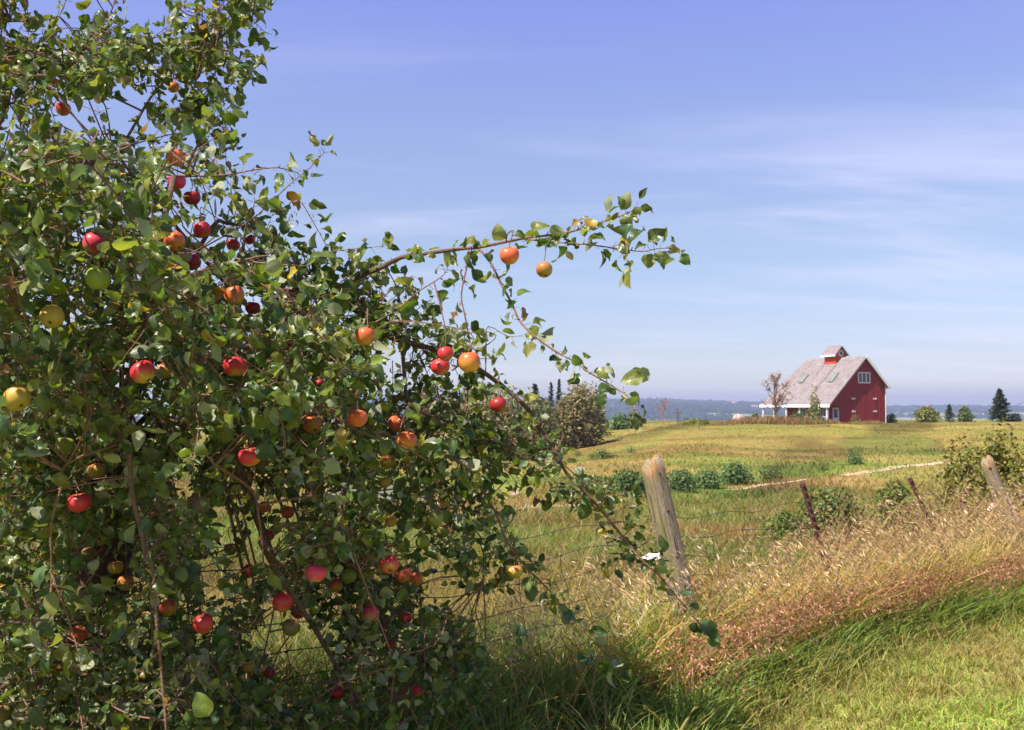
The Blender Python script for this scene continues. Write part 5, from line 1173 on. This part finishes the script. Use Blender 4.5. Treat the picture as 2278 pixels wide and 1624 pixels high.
# the few large near leaves that stand out in the photograph
BIGL = [((335, 395), (300, 500), 2.35, .100, .074, (.06, .10, .015)), ((330, 505), (395, 520), 2.5, .06, .055, (.22, .24, .02)), ((1440, 838), (1362, 845), 3.05, .085, .060, None), ((1447, 850), (1405, 812), 3.07, .066, .052, 'u'), ((1412, 915), (1420, 962), 3.05, .062, .036, None), ((1340, 868), (1335, 905), 3.1, .055, .045, None),
        ((1320, 484), (1312, 500), 3.35, .045, .05, (.32, .20, .02)), ((1290, 490), (1275, 497), 3.36, .035, .035, (.30, .16, .02)), ((1448, 560), (1440, 595), 3.3, .058, .052, None), ((1398, 490), (1390, 530), 3.3, .060, .055, None), ((1478, 550), (1511, 551), 3.3, .055, .025, None), ((560, 1000), (640, 1018), 2.7, .07, .055, None), ((500, 895), (448, 920), 2.65, .068, .06, (.05, .10, .02)),
        ((470, 1600), (440, 1560), 2.4, .075, .05, (.14, .19, .03)), ((70, 1565), (90, 1610), 2.4, .07, .052, (.03, .06, .03))]
eB, eA, eL, eW, eC = [], [], [], [], []
for s_, e_, D_, l_, w__, c_ in BIGL:
    p0, p1 = P(*s_, D_), P(*e_, D_-.012); eB.append(p0); d_ = p1-p0; eA.append(d_/np.linalg.norm(d_)); eL.append(l_); eW.append(w__); eC.append(c_)
ne = len(eB)
base = np.vstack([base, eB]); A_ = np.vstack([A_, eA]); Lf = np.concatenate([Lf, eL]); Wf = np.concatenate([Wf, eW]); n += ne
N_ = np.array([-.30, -.42, .55])+rng.normal(0, .62, (n, 3)); N_[-ne:] = np.array([-.2, -.9, .35])
for i, c_ in enumerate(eC):
    if isinstance(c_, str): N_[n-ne+i] = (.2, .9, -.2)
N_ -= A_*(N_*A_).sum(1)[:, None]; N_ /= np.linalg.norm(N_, axis=1)[:, None]; S_ = np.cross(A_, N_)
nr, nc = 8, 5; t = np.linspace(0, 1, nr); cx = np.linspace(-1, 1, nc)
wp = np.sin(math.pi*t**.78)**.78; wp[0] = .06; wp[-1] = .015
wrow = wp[None, :]*(1+rng.normal(0, .05, (n, nr))); bite = rng.random(n) < .17; wrow[bite] *= rng.uniform(.7, 1.0, (bite.sum(), nr))
fold = np.clip(rng.normal(.4, .32, n), -.2, 1.2); curl = rng.normal(.55, .85, n); curl[-ne:] = .35; fold[-ne:] = .25
side_tw = rng.normal(0, .6, n)
ang = curl[:, None]*t[None, :]*1.6
al_ = np.cumsum(np.cos(ang), axis=1)/nr; dn = np.cumsum(np.sin(ang), axis=1)/nr
xa = cx[None, None, :]*wrow[:, :, None]*Wf[:, None, None]*.5
tw_ang = side_tw[:, None]*t[None, :]
up_ = np.abs(xa)*np.sin(fold)[:, None, None] + (rng.normal(0, .10, n)*Wf)[:, None, None]*(cx**2)[None, None, :]*np.sin(2*math.pi*(t[None, :, None]*rng.uniform(1.2, 2.4, n)[:, None, None]+rng.random(n)[:, None, None]+.25*np.sign(cx)[None, None, :]))
sx = xa*np.cos(fold)[:, None, None]
ct, st_ = np.cos(tw_ang)[:, :, None], np.sin(tw_ang)[:, :, None]
sx, up_ = sx*ct-up_*st_, sx*st_+up_*ct
up_ = up_ - (dn*Lf[:, None])[:, :, None]
V = base[:, None, None, :] + A_[:, None, None, :]*(al_*Lf[:, None])[:, :, None, None] + S_[:, None, None, :]*sx[..., None] + N_[:, None, None, :]*up_[..., None]
u01 = np.broadcast_to(cx[None, None, :], (n, nr, nc)); v01 = np.broadcast_to(t[None, :, None], (n, nr, nc))
bi = (np.arange(n)*nr*nc)[:, None, None]; ri = np.arange(nr-1)[None, :, None]*nc; ci = np.arange(nc-1)[None, None, :]
q = np.stack([bi+ri+ci, bi+ri+ci+1, bi+ri+nc+ci+1, bi+ri+nc+ci], -1).reshape(-1, 4)
pal = np.array([(.055, .095, .026), (.066, .108, .026), (.088, .125, .026), (.044, .085, .034), (.115, .142, .026), (.150, .160, .030)])
col = jit(pal[rng.choice(6, n, p=[.22, .22, .2, .14, .13, .09])], n, .16)
f = rng.random(n); yl = f < .013; col[yl] = jit(np.array([.36, .25, .03]), yl.sum()); br_ = (f > .013) & (f < .030); col[br_] = jit(np.array([.16, .08, .03]), br_.sum()); pg = (f > .036) & (f < .10); col[pg] = jit(np.array([.14, .17, .035]), pg.sum())
for i, c_ in enumerate(eC):
    if isinstance(c_, tuple): col[n-ne+i] = c_
crown = Acc(); crown.add(V.reshape(-1, 3)-tree_base, q, None, np.repeat(col, nr*nc, axis=0), np.stack([u01, v01], -1).reshape(-1, 2))
# petioles
m_ = n-ne; s0 = LB; e0 = base[:m_]; d_ = e0-s0; a1 = np.cross(d_, np.array([.3, .4, .85])); a1 /= np.linalg.norm(a1, axis=1)[:, None]+1e-9; a2 = np.cross(d_, a1); a2 /= np.linalg.norm(a2, axis=1)[:, None]+1e-9
ring = [(a1*math.cos(k_)+a2*math.sin(k_))*.0009 for k_ in (0, 2.094, 4.189)]
V = np.stack([s0+r_ for r_ in ring]+[e0+r_ for r_ in ring], 1).reshape(-1, 3); bi = (np.arange(m_)*6)[:, None]
q = np.stack([bi+np.array([[0, 1, 4, 3]]), bi+np.array([[1, 2, 5, 4]]), bi+np.array([[2, 0, 3, 5]])], 1).reshape(-1, 4)
crown.add(V-tree_base, q, None, (.17, .16, .05), np.full((m_*6, 2), .5))
crown.build('crown', M_leaf, tree, smooth=True)
print('leaves', n, 'twigs', ntw)

# ------------------------------------------------------------------ air over the valley
HAZE = 2.5e-4
a = Acc(); a.box((-5200, -60, EYE-130), (5200, 6900, EYE+75)); hz = a.build('haze', bpy.data.materials.new('air')); m = hz.data.materials[0]; m.use_nodes = True; t = m.node_tree; t.nodes.clear()
vo = node(t, 'ShaderNodeVolumePrincipled'); vo.inputs['Color'].default_value = (.52, .64, 1.0, 1); vo.inputs['Density'].default_value = HAZE; vo.inputs['Anisotropy'].default_value = .1
link(t, vo.outputs[0], node(t, 'ShaderNodeOutputMaterial').inputs['Volume']); tag(hz, kind='stuff', label='thin blue air over the valley'); hz.visible_shadow = True
